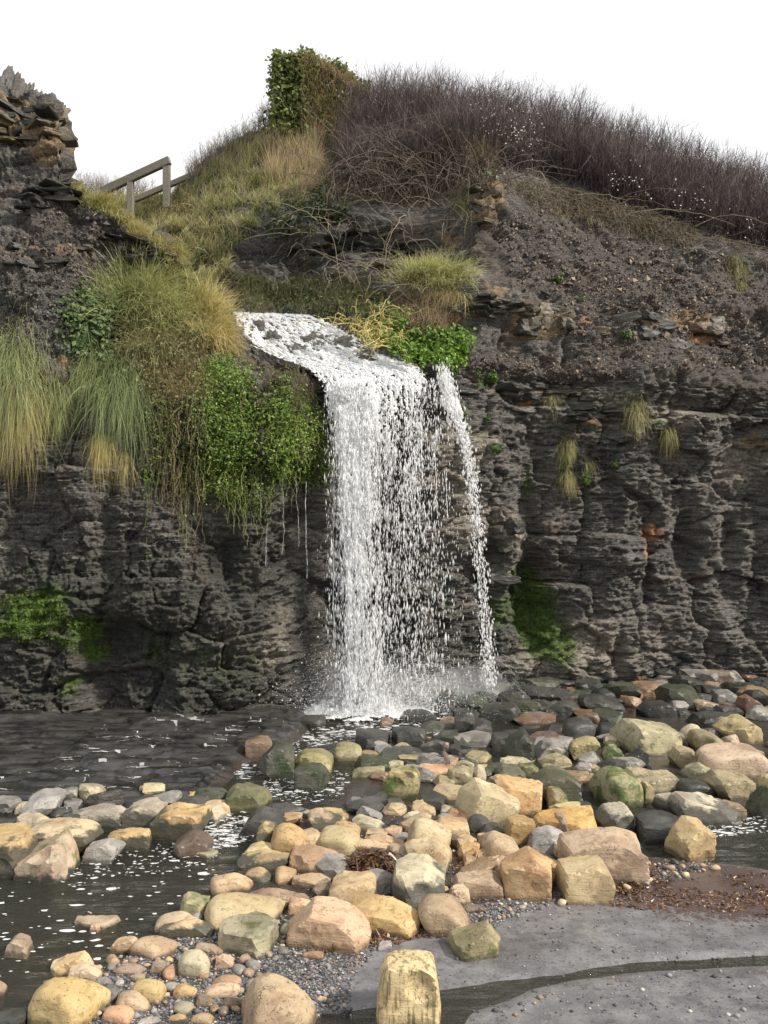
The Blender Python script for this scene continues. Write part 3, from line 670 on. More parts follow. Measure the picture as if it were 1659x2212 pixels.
def boulder(tile, pts, mat, label, group=None, hard=10, depth=.85, name='boulder', sink=.05, cat='boulder', front=None, top=None, seed=None, level=None, zbase=0.):
    ox, oy, s = TILE[tile]
    p = np.array(pts, float); u = np.stack([(ox + p[:, 0] * s), (oy + p[:, 1] * s)], 1) * .54861
    k = len(PLACED); seed = seed if seed is not None else k
    rg = np.random.default_rng(1000 + seed)
    yb, yt = u[:, 1].max(), u[:, 1].min()
    d0 = EYE * F / (yb - HY)
    w = np.ptp(u[:, 0]) / F * d0; hh = (yb - yt) / F * d0
    D = depth * min(w, 1.5 * hh + .08)
    D = max(min(D, .40 * hh * d0 / EYE), .35 * hh)
    t = (yb - u[:, 1]) / max(yb - yt, 1e-6)
    dist = d0 + t * D * .8
    x = (u[:, 0] - CX) / F * (d0 + .42 * D)
    z = EYE - (u[:, 1] - HY) / F * dist
    z = np.where(t < .34, z - sink - .12 * hh, z)
    h = hull2(np.stack([x, z], 1))
    while len(h) > (7 if hard >= 9 else 12):
        p0, p2 = np.roll(h, 1, 0), np.roll(h, -1, 0)
        ar = np.abs((h[:, 0] - p0[:, 0]) * (p2[:, 1] - p0[:, 1]) - (h[:, 1] - p0[:, 1]) * (p2[:, 0] - p0[:, 0])); h = np.delete(h, ar.argmin(), 0)
    a = h; b = np.roll(h, -1, 0); cr = a[:, 0]*b[:, 1] - b[:, 0]*a[:, 1]; A = cr.sum() / 2
    c = np.array([((a[:, 0]+b[:, 0])*cr).sum(), ((a[:, 1]+b[:, 1])*cr).sum()]) / (6 * A)
    W, H = np.ptp(h[:, 0]), np.ptp(h[:, 1])
    N, Ds = [], []
    for i in range(len(h)):
        e = b[i] - a[i]; L = np.hypot(*e)
        if L < 1e-5: continue
        n = np.array([e[1], -e[0]]) / L; dd = n @ (a[i] - c)
        ny = rg.uniform(-.16, .02) if n[1] > .5 else (rg.uniform(-.30, .15) if n[1] > -.3 else rg.uniform(-.2, .2))
        v = np.array([n[0], ny, n[1]]); l = np.linalg.norm(v); N.append(v / l); Ds.append(max(dd / l * (1 + abs(ny) * .25), .02))
    def sup(n): return abs(n[0]) * W / 2 + abs(n[1]) * D / 2 + abs(n[2]) * H / 2
    def add(n, kk):
        n = np.array(n, float); n /= np.linalg.norm(n); N.append(n); Ds.append(max(sup(n) * kk, .02))
    fx = rg.uniform(-.45, .45) if front is None else front
    add((fx, -1, rg.uniform(-.02, .14)), rg.uniform(.82, .93))
    add((-np.sign(fx + .01) * rg.uniform(.7, 1.1), -.8, rg.uniform(0, .2)), rg.uniform(.86, .98))
    add((rg.uniform(-.3, .3), -.75, rg.uniform(.6, 1.2)), rg.uniform(.86, .99) if top is None else top)
    add((rg.uniform(-.3, .3), 1, rg.uniform(0, .3)), .9)
    add((rg.uniform(-.9, .9), .8, .4), rg.uniform(.68, .85))
    lv = level or (5 if np.ptp(u[:, 0]) > 150 else 4 if np.ptp(u[:, 0]) > 34 else 3)
    hard = -hard if hard < 0 else hard * 5 if hard >= 9 else hard * 1.5
    if hard > 15:
        for _ in range(3): add(rg.normal(size=3) * (1, 1, .8) + (0, -.5, .35), rg.uniform(.84, .98))
    V, Fc = planes_to_mesh(N, Ds, lv, hard, seed)
    cy = d0 + .45 * D
    for ax, lo, hi in ((0, h[:, 0].min() - c[0], h[:, 0].max() - c[0]), (2, h[:, 1].min() - c[1], h[:, 1].max() - c[1])):
        m0, m1 = V[:, ax].min(), V[:, ax].max(); V[:, ax] = lo + (V[:, ax] - m0) / (m1 - m0) * (hi - lo)
    V = V + np.array([0, 0, c[1]])
    me = new_mesh(name, V, Fc, M[mat], True, dict(h=np.clip(V[:, 2] / V[:, 2].max(), 0, 1)))
    if hard > 15: me.set_sharp_from_angle(angle=R(17))
    o = link(name, me, None, (c[0], cy, zbase)); tag(o, label, cat, group)
    PLACED.append((c[0], cy, max(W, D) / 2)); return o

BL = [
# foreground, along the pool and shingle
('F', [(185,800),(200,690),(270,610),(330,560),(430,555),(520,580),(600,640),(670,720),(685,780),(660,840),(480,880),(300,885),(195,870)], 'yel', 'big rounded tan boulder with curved cracks, half in the pool edge beside smaller tan cobbles', dict(hard=6)),
('G', [(35,1000),(50,880),(100,740),(120,690),(180,655),(260,670),(360,720),(440,780),(510,850),(535,930),(530,1010)], 'tan', 'very large smooth domed tan boulder standing alone on the shingle', dict(hard=6)),
('G', [(866,1000),(895,720),(912,570),(950,515),(1010,508),(1215,540),(1262,600),(1278,720),(1290,1000)], 'pillar', 'upright squared yellow block with green patch and dark vertical streaks by the wet channel', dict(hard=-20, depth=.6, front=.05, top=1.1)),
('F', [(330,510),(440,440),(545,405),(580,440),(600,500),(560,570),(400,570)], 'tan', 'wedge of tan stone at the pool edge behind the big rounded tan boulder', {}),
('F', [(400,590),(440,510),(520,485),(610,510),(665,560),(620,625),(420,625)], 'tan', 'low speckled tan stone tucked against the back of the big rounded boulder', {}),
('F', [(850,640),(880,590),(950,570),(1040,590),(1080,660),(1060,730),(980,755),(880,725),(840,690)], 'tan', 'egg-shaped spotted tan cobble among the pale pebbles', dict(hard=5)),
('F', [(740,740),(780,690),(850,672),(920,700),(985,760),(975,795),(890,825),(780,815)], 'pink', 'smooth peach-coloured wedge cobble beside the egg-shaped spotted cobble', dict(hard=6)),
('F', [(635,860),(680,790),(780,755),(850,770),(880,830),(860,875),(640,890)], 'pink', 'orange-pink rounded cobble touching the big rounded tan boulder', dict(hard=6)),
('F', [(1130,530),(1180,440),(1260,395),(1330,420),(1375,490),(1370,545),(1270,595),(1150,570)], 'pale', 'whitish pitted round boulder on the shingle edge', dict(hard=6)),
('F', [(850,425),(855,360),(900,310),(1010,300),(1100,330),(1170,385),(1150,435),(950,440)], 'tan', 'long speckled tan stone lying in the shallows with a curved dark groove', dict(hard=7)),
('F', [(695,395),(740,350),(870,305),(895,330),(870,415),(700,418)], 'tan', 'low pointed tan stone butting the long speckled stone in the shallows', {}),
('F', [(730,520),(780,490),(900,495),(950,525),(930,570),(740,575)], 'brown', 'dark brown squared block lying in the shallow water', dict(hard=14)),
('F', [(955,570),(1000,480),(1040,460),(1085,490),(1080,530),(1000,575)], 'brown', 'small leaning brown-edged stone next to the dark brown squared block', {}),
('F', [(1130,660),(1200,615),(1290,660),(1290,700),(1200,730),(1150,705)], 'tan', 'rounded tan cobble with dark left flank below the whitish pitted boulder', dict(hard=6)),
('F', [(1325,680),(1400,620),(1500,605),(1560,620),(1570,670),(1420,722),(1350,718)], 'pink', 'salmon-pink flattened boulder behind the large domed boulder', dict(hard=6)),
('F', [(1370,620),(1440,570),(1520,560),(1580,600),(1570,650),(1380,655)], 'pink', 'dusky pink stone resting behind the salmon-pink flattened boulder', dict(hard=7)),
('F', [(1265,745),(1290,690),(1360,715),(1400,750),(1380,778),(1280,788)], 'brown', 'small faceted brown stone on the shingle below the rounded tan cobble', {}),
('F', [(1395,500),(1410,440),(1460,420),(1530,470),(1530,520),(1440,535)], 'pink', 'small pinkish block with a dark ring beside the whitish pitted boulder', {}),
('F', [(20,440),(70,330),(110,293),(180,330),(230,405),(150,430)], 'tan', 'pointed tan-grey stone standing alone in the dark pool', {}),
('F', [(430,215),(500,185),(700,170),(770,172),(790,197),(640,225),(560,228)], 'pink', 'flat pink slab barely breaking the surface of the dark pool', dict(depth=.5, sink=.08)),
('F', [(560,275),(590,230),(640,215),(690,260),(640,282)], 'pink', 'small pink stone awash in front of the flat pink slab', {}),
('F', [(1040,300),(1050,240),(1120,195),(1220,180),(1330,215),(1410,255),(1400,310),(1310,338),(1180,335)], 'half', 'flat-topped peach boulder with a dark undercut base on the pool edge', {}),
('F', [(990,240),(1010,205),(1110,160),(1200,148),(1265,185),(1200,240),(1060,300),(1010,290)], 'tan', 'low tan stone behind the flat-topped peach boulder with dark base', dict(hard=7)),
('F', [(1140,150),(1190,40),(1220,20),(1300,45),(1360,70),(1340,170),(1310,200),(1200,175)], 'green', 'yellow-green boulder with dark mossy foot at the edge of the pool', {}),
('S', [(801,3578),(832,3527),(856,3518),(928,3527),(1000,3557),(1125,3590),(1120,3610),(1050,3630),(960,3650),(850,3645),(810,3625)], 'yel', 'long pale-yellow boulder tapering to a point above the green-grey block', dict(hard=8)),
('S', [(862,3630),(905,3618),(1092,3597),(1098,3618),(1090,3745),(1010,3755),(930,3745),(900,3690),(862,3670)], 'olive', 'green-grey lichened squared block at the head of the shingle', dict(hard=14)),
('F', [(1215,415),(1290,350),(1400,355),(1480,395),(1470,430),(1390,445),(1250,440)], 'brown', 'dull mauve-brown flat rock beside the green-grey squared block', {}),
('F', [(1240,895),(1245,840),(1300,805),(1380,830),(1420,870),(1420,900)], 'tan', 'tan cobble with dark specks at the foot of the large domed boulder', dict(hard=6)),
('F', [(1080,900),(1100,840),(1180,815),(1240,850),(1240,905)], 'half', 'angular cream and grey cobble on the shingle between grey pebbles', {}),
('F', [(600,620),(640,580),(700,590),(745,640),(720,672),(640,668)], 'grey', 'dark grey cracked cobble beside the big rounded tan boulder', {}),
('F', [(840,900),(920,850),(1020,840),(1080,870),(1080,905)], 'grey', 'low grey slab in the shingle by the angular cream and grey cobble', {}),
('F', [(-60,900),(-40,820),(60,800),(170,775),(180,830),(150,890),(0,905)], 'dark', 'dark grey fractured slab at the pool corner against the big rounded boulder', {}),
('F', [(-60,690),(-40,600),(0,600),(45,632),(30,665),(0,690)], 'pink', 'peach stone at the pool edge near the dark grey fractured slab', {}),
('G', [(335,470),(355,400),(440,270),(500,210),(560,225),(640,235),(720,265),(780,320),(850,410),(850,465),(780,485),(640,500),(420,515)], 'pink', 'large pinkish wedge boulder with a scooped face and dark undercut foot', dict(hard=12, depth=.7)),
('G', [(700,255),(740,235),(840,215),(1020,220),(1070,260),(1135,290),(1135,330),(1100,385),(1040,410),(960,400),(850,405),(800,330)], 'yel', 'smooth yellow slab-sided boulder between the pink wedge and the cracked disc', dict(hard=13)),
('G', [(1125,290),(1150,220),(1200,180),(1290,185),(1350,230),(1470,350),(1440,385),(1300,435),(1230,420),(1160,345)], 'yel', 'tilted disc-shaped yellow boulder with a branching crack', dict(hard=8)),
('G', [(1290,505),(1320,440),(1430,380),(1550,325),(1580,345),(1630,470),(1625,520),(1550,562),(1440,555),(1300,530)], 'olive', 'pale greenish wedge stone with a dark foot alone on the grey sand', dict(hard=14)),
('G', [(580,190),(600,100),(660,65),(820,50),(870,80),(915,225),(830,240),(700,255),(640,245),(590,225)], 'tan', 'tan square-shouldered boulder with a dark pit, behind the pink wedge', dict(hard=11)),
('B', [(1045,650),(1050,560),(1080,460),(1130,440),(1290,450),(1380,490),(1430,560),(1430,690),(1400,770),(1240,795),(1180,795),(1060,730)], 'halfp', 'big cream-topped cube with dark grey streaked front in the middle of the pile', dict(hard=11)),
('G', [(1310,165),(1330,130),(1400,125),(1430,160),(1440,225),(1390,255),(1330,205)], 'tan', 'small orange-tan block beside the cream-topped cube with grey front', dict(hard=13)),
('G', [(1330,120),(1360,60),(1470,30),(1560,40),(1625,100),(1625,175),(1570,215),(1440,212),(1350,155)], 'tan', 'tan boulder with a darker left shoulder next to the big square tan boulder', {}),
('G', [(100,200),(180,160),(280,150),(400,175),(475,205),(420,245),(330,262),(150,240)], 'brown', 'low purplish-brown humped stone behind the long pale-yellow boulder', {}),
('G', [(350,280),(360,210),(420,200),(500,225),(480,310),(380,320)], 'pink', 'pink block leaning on the back of the large pinkish wedge', {}),
('G', [(1390,265),(1480,240),(1590,280),(1550,298),(1430,300)], 'rust', 'flat rust-orange slab sunk in wet sand beside the cracked disc boulder', dict(sink=.03)),
('G', [(870,525),(890,480),(950,455),(970,480),(940,528)], 'grey', 'slanting grey cobble behind the upright streaked block', {}),
('G', [(415,570),(440,530),(500,515),(565,535),(560,562),(480,578)], 'pink', 'flat pale-pink stone on shingle in front of the pink wedge', dict(sink=.03)),
('G', [(510,805),(540,780),(590,795),(580,822),(520,824)], 'pink', 'small tan pebble lying right beside the large domed boulder', {}),
# middle pile
('B', [(45,540),(60,465),(230,405),(400,430),(400,490),(280,565),(160,558)], 'half', 'flat tan-topped ledge stone with black wet side by the rushing outflow', {}),
('B', [(235,450),(290,270),(340,222),(390,225),(480,295),(520,350),(515,395),(400,470),(300,490)], 'tan', 'tall humped tan boulder rising from the flat tan-topped ledge stone', dict(hard=7)),
('B', [(140,360),(180,270),(225,220),(300,240),(280,340),(240,415),(150,425)], 'half', 'tan-capped dark stone squeezed beside the tall humped tan boulder', {}),
('B', [(40,300),(130,190),(170,140),(220,128),(300,165),(380,215),(330,270),(200,300),(150,330),(60,320)], 'dark', 'sloping black slab rock standing in the outflow', dict(hard=9)),
('B', [(510,270),(520,160),(545,140),(620,165),(740,215),(680,270),(600,312),(530,310)], 'half', 'tan slanting-topped boulder with dark front at the edge of the foamy pool', {}),
('B', [(570,155),(640,132),(780,165),(770,190),(680,190)], 'yel', 'flat yellowish slab behind the slanting-topped boulder', {}),
('B', [(590,310),(600,275),(700,250),(780,255),(850,300),(860,340),(800,430),(720,455),(610,410)], 'yel', 'rounded yellow-tan boulder behind the seaweed heap', dict(hard=7)),
('B', [(640,270),(740,215),(800,225),(865,270),(865,340),(820,340)], 'tan', 'smooth tan boulder leaning over the rounded yellow-tan one', dict(hard=7)),
('B', [(800,215),(850,180),(900,190),(960,230),(1060,265),(1050,292),(880,290),(810,260)], 'pale', 'low pale pointed stone at the foamy pool edge', {}),
('B', [(865,325),(900,280),(980,265),(1040,290),(1000,328),(870,340)], 'tan', 'small tan stone with a dark slit near the low pale pointed stone', {}),
('B', [(890,355),(930,315),(1040,310),(1120,350),(1160,370),(1150,405),(1080,418),(940,390)], 'pink', 'flat peach-coloured boulder above the seaweed heap', {}),
('B', [(805,430),(820,340),(900,345),(1040,370),(1080,400),(1070,440),(900,445)], 'tan', 'smooth slab-like tan boulder lying directly behind the seaweed heap', dict(hard=12)),
('B', [(390,520),(410,400),(450,375),(540,375),(700,430),(715,470),(640,510),(600,555),(510,562),(420,550)], 'pink', 'peach boulder with a curved scar on top beside the seaweed heap', dict(hard=11)),
('B', [(295,590),(310,530),(350,505),(440,555),(420,610),(370,632),(300,618)], 'yel', 'knobbly yellow stone at the near end of a wavy row', dict(hard=7)),
('B', [(400,640),(420,570),(500,560),(640,590),(680,610),(660,660),(560,660),(450,655)], 'yel', 'low lumpy yellow stone with black undercut beneath the peach scarred boulder', {}),
('A', [(1360,660),(1380,590),(1530,545),(1600,590),(1650,640),(1620,675),(1500,692),(1370,688)], 'tan', 'smooth tan wedge boulder at the pool side with a dark dimple', dict(hard=7)),
('B', [(90,570),(140,530),(200,525),(290,575),(280,608),(190,622),(110,608)], 'half', 'pink-capped round stone with a dark end beside the smooth tan wedge', dict(hard=7)),
('B', [(1160,440),(1180,260),(1220,195),(1300,205),(1380,240),(1440,300),(1475,330),(1470,440),(1400,470),(1200,460)], 'tan', 'tall rounded orange-tan boulder in the heart of the pile', dict(hard=8)),
('B', [(1350,230),(1380,190),(1450,190),(1560,205),(1585,320),(1480,345),(1390,310)], 'yel', 'yellow square boulder behind the tall rounded orange-tan one', dict(hard=13)),
('B', [(1150,410),(1210,360),(1350,320),(1400,340),(1460,420),(1480,480),(1475,550),(1400,560),(1200,460)], 'tan', 'layered tan boulder with an angular step in front of the tall orange-tan one', dict(hard=14)),
('B', [(1480,410),(1490,320),(1590,310),(1630,350),(1620,415),(1500,422)], 'tan', 'small orange-tan cube beside brown seaweed', dict(hard=11)),
('B', [(1175,160),(1200,110),(1270,90),(1350,130),(1375,170),(1330,195),(1200,180)], 'tan', 'tan wedge stone below the dark brown crumbly rock', {}),
('B', [(1375,190),(1390,130),(1440,120),(1500,130),(1515,160),(1510,202),(1400,202)], 'pale', 'small pale grey-cream block leaning by the tilted angular boulder', dict(hard=12)),
('B', [(1140,200),(1180,160),(1260,165),(1330,195),(1310,222),(1180,220)], 'pale', 'low cream stone in front of the tan wedge stone', {}),
('B', [(1220,110),(1260,50),(1360,20),(1420,60),(1460,120),(1380,155),(1280,125)], 'dark', 'dark brown crumbly rock beside the mossy scooped boulder', {}),
('B', [(1045,250),(1100,205),(1190,215),(1190,272),(1080,286)], 'dark', 'small dark stone beside the low cream stone', {}),
# left group across the stream
('A', [(-160,570),(-160,300),(0,255),(150,250),(210,275),(235,340),(235,410),(120,490),(110,565),(0,575)], 'half', 'big dark-sided boulder with a tan rim beside the pointed patchy boulder', {}),
('A', [(110,530),(130,470),(250,370),(400,282),(460,340),(490,450),(510,500),(495,558),(400,582),(230,600),(170,588)], 'multi', 'pointed orange, cream and green patchy boulder standing in the stream', dict(hard=12)),
('A', [(160,250),(300,215),(480,210),(620,240),(655,300),(640,350),(510,440),(480,450),(260,400),(200,300)], 'half', 'long flat-topped slab with algae-black front behind the pointed patchy boulder', dict(hard=13)),
('A', [(400,200),(480,185),(650,120),(780,130),(830,180),(835,280),(700,290),(640,280),(560,230)], 'halfp', 'grey sloping boulder with streaked top, leaning on a square dark neighbour', {}),
('A', [(690,115),(760,80),(830,90),(860,110),(830,145),(780,150)], 'yel', 'small yellow-cream stone perched behind the grey sloping boulder', {}),
('A', [(780,75),(830,40),(920,45),(990,75),(930,105),(850,110)], 'tan', 'small orange-tan flat stone at the back of the stream-side row', {}),
('A', [(810,150),(930,80),(1000,70),(1080,105),(1050,190),(1000,280),(850,285)], 'halfp', 'dark square boulder with a grey sloping top wedged in the stream-side row', dict(hard=12)),
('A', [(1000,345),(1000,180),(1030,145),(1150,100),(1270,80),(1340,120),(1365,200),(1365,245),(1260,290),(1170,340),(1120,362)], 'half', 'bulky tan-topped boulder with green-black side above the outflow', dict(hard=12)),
('A', [(1085,120),(1110,70),(1270,25),(1260,90),(1180,115)], 'yel', 'yellow-green slab behind the bulky tan-topped boulder', {}),
('A', [(1255,70),(1310,15),(1380,0),(1480,15),(1475,100),(1450,130),(1350,128)], 'dkgr', 'dark mossy boulder with tan crest next to the lime-topped one', {}),
('T', [(975,855),(985,780),(1020,750),(1090,760),(1150,780),(1168,830),(1160,868),(1080,878),(990,868)], 'lime', 'dark boulder with bright lime algae cells on its shoulder', {}),
('A', [(1345,140),(1390,115),(1440,140),(1480,200),(1430,226),(1370,226)], 'pale', 'crumbly whitish stone at the lip of the outflow', dict(hard=7)),
('A', [(1140,360),(1200,310),(1290,280),(1380,340),(1385,395),(1250,448),(1150,428)], 'rust', 'wet orange-brown boulder splashed by the outflow', {}),
('A', [(700,330),(720,290),(850,272),(900,270),(985,260),(995,300),(995,400),(920,418),(830,418),(780,360)], 'half', 'tan-topped block with a dark brown wet cleft by the whitewater', dict(hard=12)),
('A', [(535,450),(580,370),(700,330),(790,375),(800,435),(740,462),(610,492),(540,488)], 'grey', 'silvery-grey angular rock between the slab and the pointed patchy boulder', {}),
('A', [(1235,440),(1240,400),(1330,410),(1430,400),(1430,436),(1320,450)], 'olive', 'small pale-green stone awash below the wet orange-brown boulder', {}),
# right hand pile
('C', [(535,610),(560,550),(640,510),(740,480),(850,475),(950,510),(990,560),(1000,690),(985,745),(850,780),(700,770),(560,680)], 'tan', 'largest long tan boulder with a broad sunlit top and striped side', dict(hard=9, depth=.8)),
('C', [(550,710),(560,680),(640,650),(760,630),(800,650),(830,740),(840,800),(820,885),(760,900),(680,880),(570,860),(550,810)], 'yel', 'smooth yellow squared boulder leaning in front of the largest tan boulder', dict(hard=11)),
('C', [(235,750),(235,660),(260,620),(330,600),(430,600),(500,640),(550,690),(550,790),(520,868),(400,882),(280,872),(245,830)], 'tan', 'big square tan boulder with an olive chipped corner', dict(hard=12)),
('C', [(1125,540),(1150,490),(1250,430),(1340,435),(1355,470),(1355,605),(1340,645),(1210,660),(1140,620)], 'yel', 'drum-shaped cream boulder with a sloping top standing alone in the wet channel', dict(hard=13)),
('C', [(1150,400),(1170,285),(1230,295),(1300,320),(1420,360),(1490,395),(1490,440),(1400,472),(1300,478),(1200,440)], 'halfp', 'long boulder with a square grey end tapering to a buff nose', dict(hard=12)),
('C', [(970,520),(975,430),(1060,400),(1160,405),(1240,430),(1200,500),(1130,560),(1020,565)], 'dark', 'dark bedded boulder behind the drum-shaped cream boulder', {}),
('C', [(745,450),(800,380),(880,345),(920,345),(960,420),(965,498),(920,508),(750,480)], 'halfp', 'grey boulder with a pale cream facet behind the largest tan boulder', dict(hard=13)),
('C', [(735,340),(750,190),(780,155),(850,155),(930,185),(975,230),(980,310),(940,368),(820,362),(740,345)], 'green', 'squat rounded boulder half covered in dark green moss', dict(hard=8)),
('C', [(975,220),(1060,185),(1160,180),(1195,215),(1190,258),(1100,298),(1040,302),(990,260)], 'olive', 'pale flat-topped block with a dark front beside the squat mossy boulder', dict(hard=12)),
('C', [(1165,280),(1190,225),(1270,220),(1340,250),(1365,290),(1340,328),(1230,312),(1180,300)], 'dark', 'smooth charcoal rounded stone in front of the buff blocks', dict(hard=6)),
('C', [(1335,240),(1370,185),(1440,175),(1560,200),(1580,240),(1575,300),(1480,340),(1390,335),(1360,280)], 'olive', 'yellow-olive squared boulder with a dark lower edge below the big salmon boulder', dict(hard=12)),
('C', [(1200,225),(1240,170),(1290,135),(1340,160),(1370,190),(1340,245),(1250,240)], 'olive', 'olive-grey pointed boulder leaning on the big salmon boulder', {}),
('C', [(1280,170),(1300,65),(1400,50),(1590,38),(1640,100),(1659,180),(1640,215),(1590,230),(1480,205),(1350,185)], 'pink', 'big smooth salmon-buff boulder like a bolster', dict(hard=8)),
('C', [(1150,130),(1170,60),(1220,45),(1270,70),(1290,140),(1240,180),(1190,175)], 'olive', 'olive-buff lump between the layered loaf boulder and the big salmon boulder', {}),
('E', [(670,530),(690,430),(760,380),(900,390),(1040,420),(1100,480),(1090,580),(1040,615),(880,600),(740,600)], 'olive', 'big loaf-shaped buff boulder with a pitted bedding line and cracks', dict(hard=9, depth=.6)),
('E', [(1330,450),(1400,390),(1520,355),(1580,410),(1590,510),(1500,550),(1410,540)], 'olive', 'buff boulder with a shaded hollow below the dark slanted slab', {}),
('E', [(1150,540),(1160,450),(1240,440),(1310,480),(1370,545),(1270,600),(1200,600)], 'olive', 'rounded buff boulder pair-half beside the big salmon boulder', dict(hard=6)),
('E', [(1090,480),(1140,430),(1180,415),(1230,440),(1210,530),(1110,530)], 'pale', 'pale buff knob next to the loaf-shaped boulder', dict(hard=7)),
('E', [(1130,405),(1200,350),(1380,330),(1400,370),(1330,418),(1240,440)], 'dark', 'dark slanted slab of wet rock above the buff boulder with a hollow', {}),
('E', [(510,260),(540,195),(600,180),(650,200),(660,275),(600,316),(530,306)], 'dark', 'charcoal rounded boulder standing upright under the cliff foot', dict(hard=7)),
('E', [(320,490),(330,400),(430,365),(510,380),(530,460),(500,490),(380,528)], 'dark', 'large slate-grey rounded boulder in the wet rocks next to the loaf-shaped one', dict(hard=8)),
('E', [(530,480),(560,410),(640,400),(690,440),(670,520),(600,520)], 'dark', 'slate-coloured boulder touching the end of the loaf-shaped boulder', dict(hard=8)),
('E', [(100,630),(200,530),(270,515),(360,580),(355,648),(200,658)], 'grey', 'grey bedded boulder with a light sloping top among dark wet rocks', {}),
('E', [(360,590),(380,530),(500,495),(550,510),(575,610),(520,648),(400,668)], 'olive', 'mottled buff and black boulder beside the green-edged wedge', {}),
('E', [(570,610),(600,540),(650,530),(670,560),(770,705),(700,700),(600,660)], 'green', 'buff wedge with a bright green sloping edge', {}),
('E', [(740,630),(830,570),(860,590),(890,695),(800,727),(770,700)], 'dark', 'dark squared stone under the loaf-shaped boulder', dict(hard=13)),
('E', [(805,320),(880,275),(990,260),(1060,310),(1080,355),(1000,382),(850,360)], 'dark', 'long blue-grey slab rock in the dark jumble', {}),
('E', [(300,300),(370,235),(440,245),(495,290),(490,326),(330,336)], 'rust', 'orange-brown capped wet rock beside the charcoal rounded boulder', {}),
('E', [(395,350),(430,320),(540,325),(570,370),(540,406),(460,380)], 'rust', 'small flat rusty-topped rock in front of the charcoal rounded boulder', {}),
('E', [(0,385),(60,350),(200,345),(300,380),(260,426),(80,418)], 'rust', 'long low rusty-topped ledge rock in the dark jumble', {}),
('E', [(320,250),(340,180),(420,170),(450,235),(370,250)], 'brown', 'pinkish-brown upright stone at the cliff foot behind the orange-brown rock', {}),
('E', [(80,265),(200,255),(300,300),(300,345),(180,356),(80,326)], 'dark', 'flat dark slab in the jumble behind the long rusty ledge rock', {}),
('E', [(1460,300),(1480,230),(1530,220),(1600,270),(1640,315),(1600,358),(1500,348)], 'rust', 'reddish-brown wedge boulder at the end of the dark jumble', {}),
('E', [(1280,260),(1310,200),(1400,190),(1470,240),(1420,288),(1300,293)], 'grey', 'pinkish-grey bedded boulder next to the reddish-brown wedge', {}),
('E', [(1030,240),(1030,180),(1080,170),(1115,240),(1090,275)], 'yel', 'small bright cream-yellow block catching the light under the cliff', {}),
('E', [(1105,210),(1115,185),(1140,175),(1170,195),(1140,238)], 'pale', 'small bright white stone beside the bright cream-yellow block', dict(hard=7)),
('E', [(690,200),(710,145),(760,160),(820,220),(790,252),(700,230)], 'dark', 'small leaning slate slab at the cliff foot', {}),
('C', [(1560,390),(1620,300),(1659,260),(1740,300),(1740,430),(1640,440)], 'dkgr', 'dark green wedge rock beside the right-hand channel water'.replace('right-hand ', ''), {}),
('C', [(0,400),(60,280),(120,225),(200,250),(340,330),(345,380),(280,430),(240,475),(190,470),(110,435)], 'pale', 'big tilted angular cream-grey boulder with a diagonal step', dict(hard=14)),
('C', [(205,260),(260,215),(330,225),(400,230),(480,235),(475,390),(450,420),(370,400),(340,350)], 'tan', 'fractured golden-tan boulder with vertical folds behind the tilted angular one', dict(hard=14)),
('C', [(380,230),(480,160),(570,160),(640,200),(655,350),(640,375),(560,370),(530,320),(420,260)], 'lime', 'dark block with a flat bright-green algae top', dict(hard=12)),
('C', [(480,330),(500,265),(550,270),(590,320),(600,388),(480,408)], 'green', 'olive-green rounded stone in front of the green-topped dark block', {}),
('C', [(195,250),(210,180),(240,150),(340,155),(375,210),(350,245),(260,240)], 'lime', 'small stone with lime-green algae flank behind the fractured golden boulder', {}),
('C', [(330,170),(345,150),(400,140),(440,185),(380,212)], 'green', 'small greenish stone between the two algae-topped rocks', {}),
('C', [(405,440),(440,410),(600,385),(715,378),(740,450),(735,488),(640,518),(520,512),(420,508)], 'yel', 'long cream-tan boulder lying behind the peaked tan stone', dict(hard=12)),
('C', [(490,510),(540,410),(570,400),(600,440),(640,518),(590,530)], 'tan', 'small peaked tan stone in front of the long cream-tan boulder', {}),
('C', [(260,530),(280,430),(330,420),(415,440),(415,530),(340,588),(270,570)], 'yel', 'tan block with a fluted face beside the mottled black and grey boulder', dict(hard=12)),
('C', [(50,460),(80,415),(130,410),(175,450),(140,508),(70,518)], 'dark', 'round dark grey cobble under the tilted angular boulder', dict(hard=5)),
('C', [(120,500),(150,460),(220,465),(260,510),(240,548),(150,535)], 'dark', 'blue-black angular stone beside the round dark grey cobble', {}),
('C', [(360,600),(400,540),(500,480),(580,510),(560,590),(530,650),(420,630)], 'grey', 'mottled black and grey boulder wedged behind the big square tan boulder', {}),
('C', [(100,610),(140,540),(200,500),(260,540),(330,600),(250,655),(150,660)], 'tan', 'smooth tan pyramid boulder behind the big square tan boulder', dict(hard=8)),
('C', [(130,675),(180,650),(230,640),(235,705),(150,702)], 'tan', 'flat tan stone in the seaweed beside the big square tan boulder', {}),
('C', [(1050,350),(1070,300),(1165,300),(1160,395),(1060,395)], 'halfp', 'small pale-topped dark block next to the long grey-ended boulder', {}),
('C', [(1380,360),(1440,335),(1530,370),(1530,430),(1490,440),(1400,420)], 'brown', 'low brown stone behind the nose of the long grey-ended boulder', {}),
('C', [(670,235),(720,200),(750,195),(745,255),(690,258)], 'yel', 'small cream stone peeping out beside the squat mossy boulder', {}),
('C', [(960,345),(985,235),(1020,240),(1050,310),(1030,355)], 'olive', 'buff wedge stone leaning on the squat mossy boulder', {}),
# by the plunge pool
('D', [(645,850),(690,740),(730,690),(895,685),(930,750),(910,840),(860,905),(700,910)], 'green', 'large scooped boulder coated in green moss in midstream', dict(hard=11, depth=.6)),
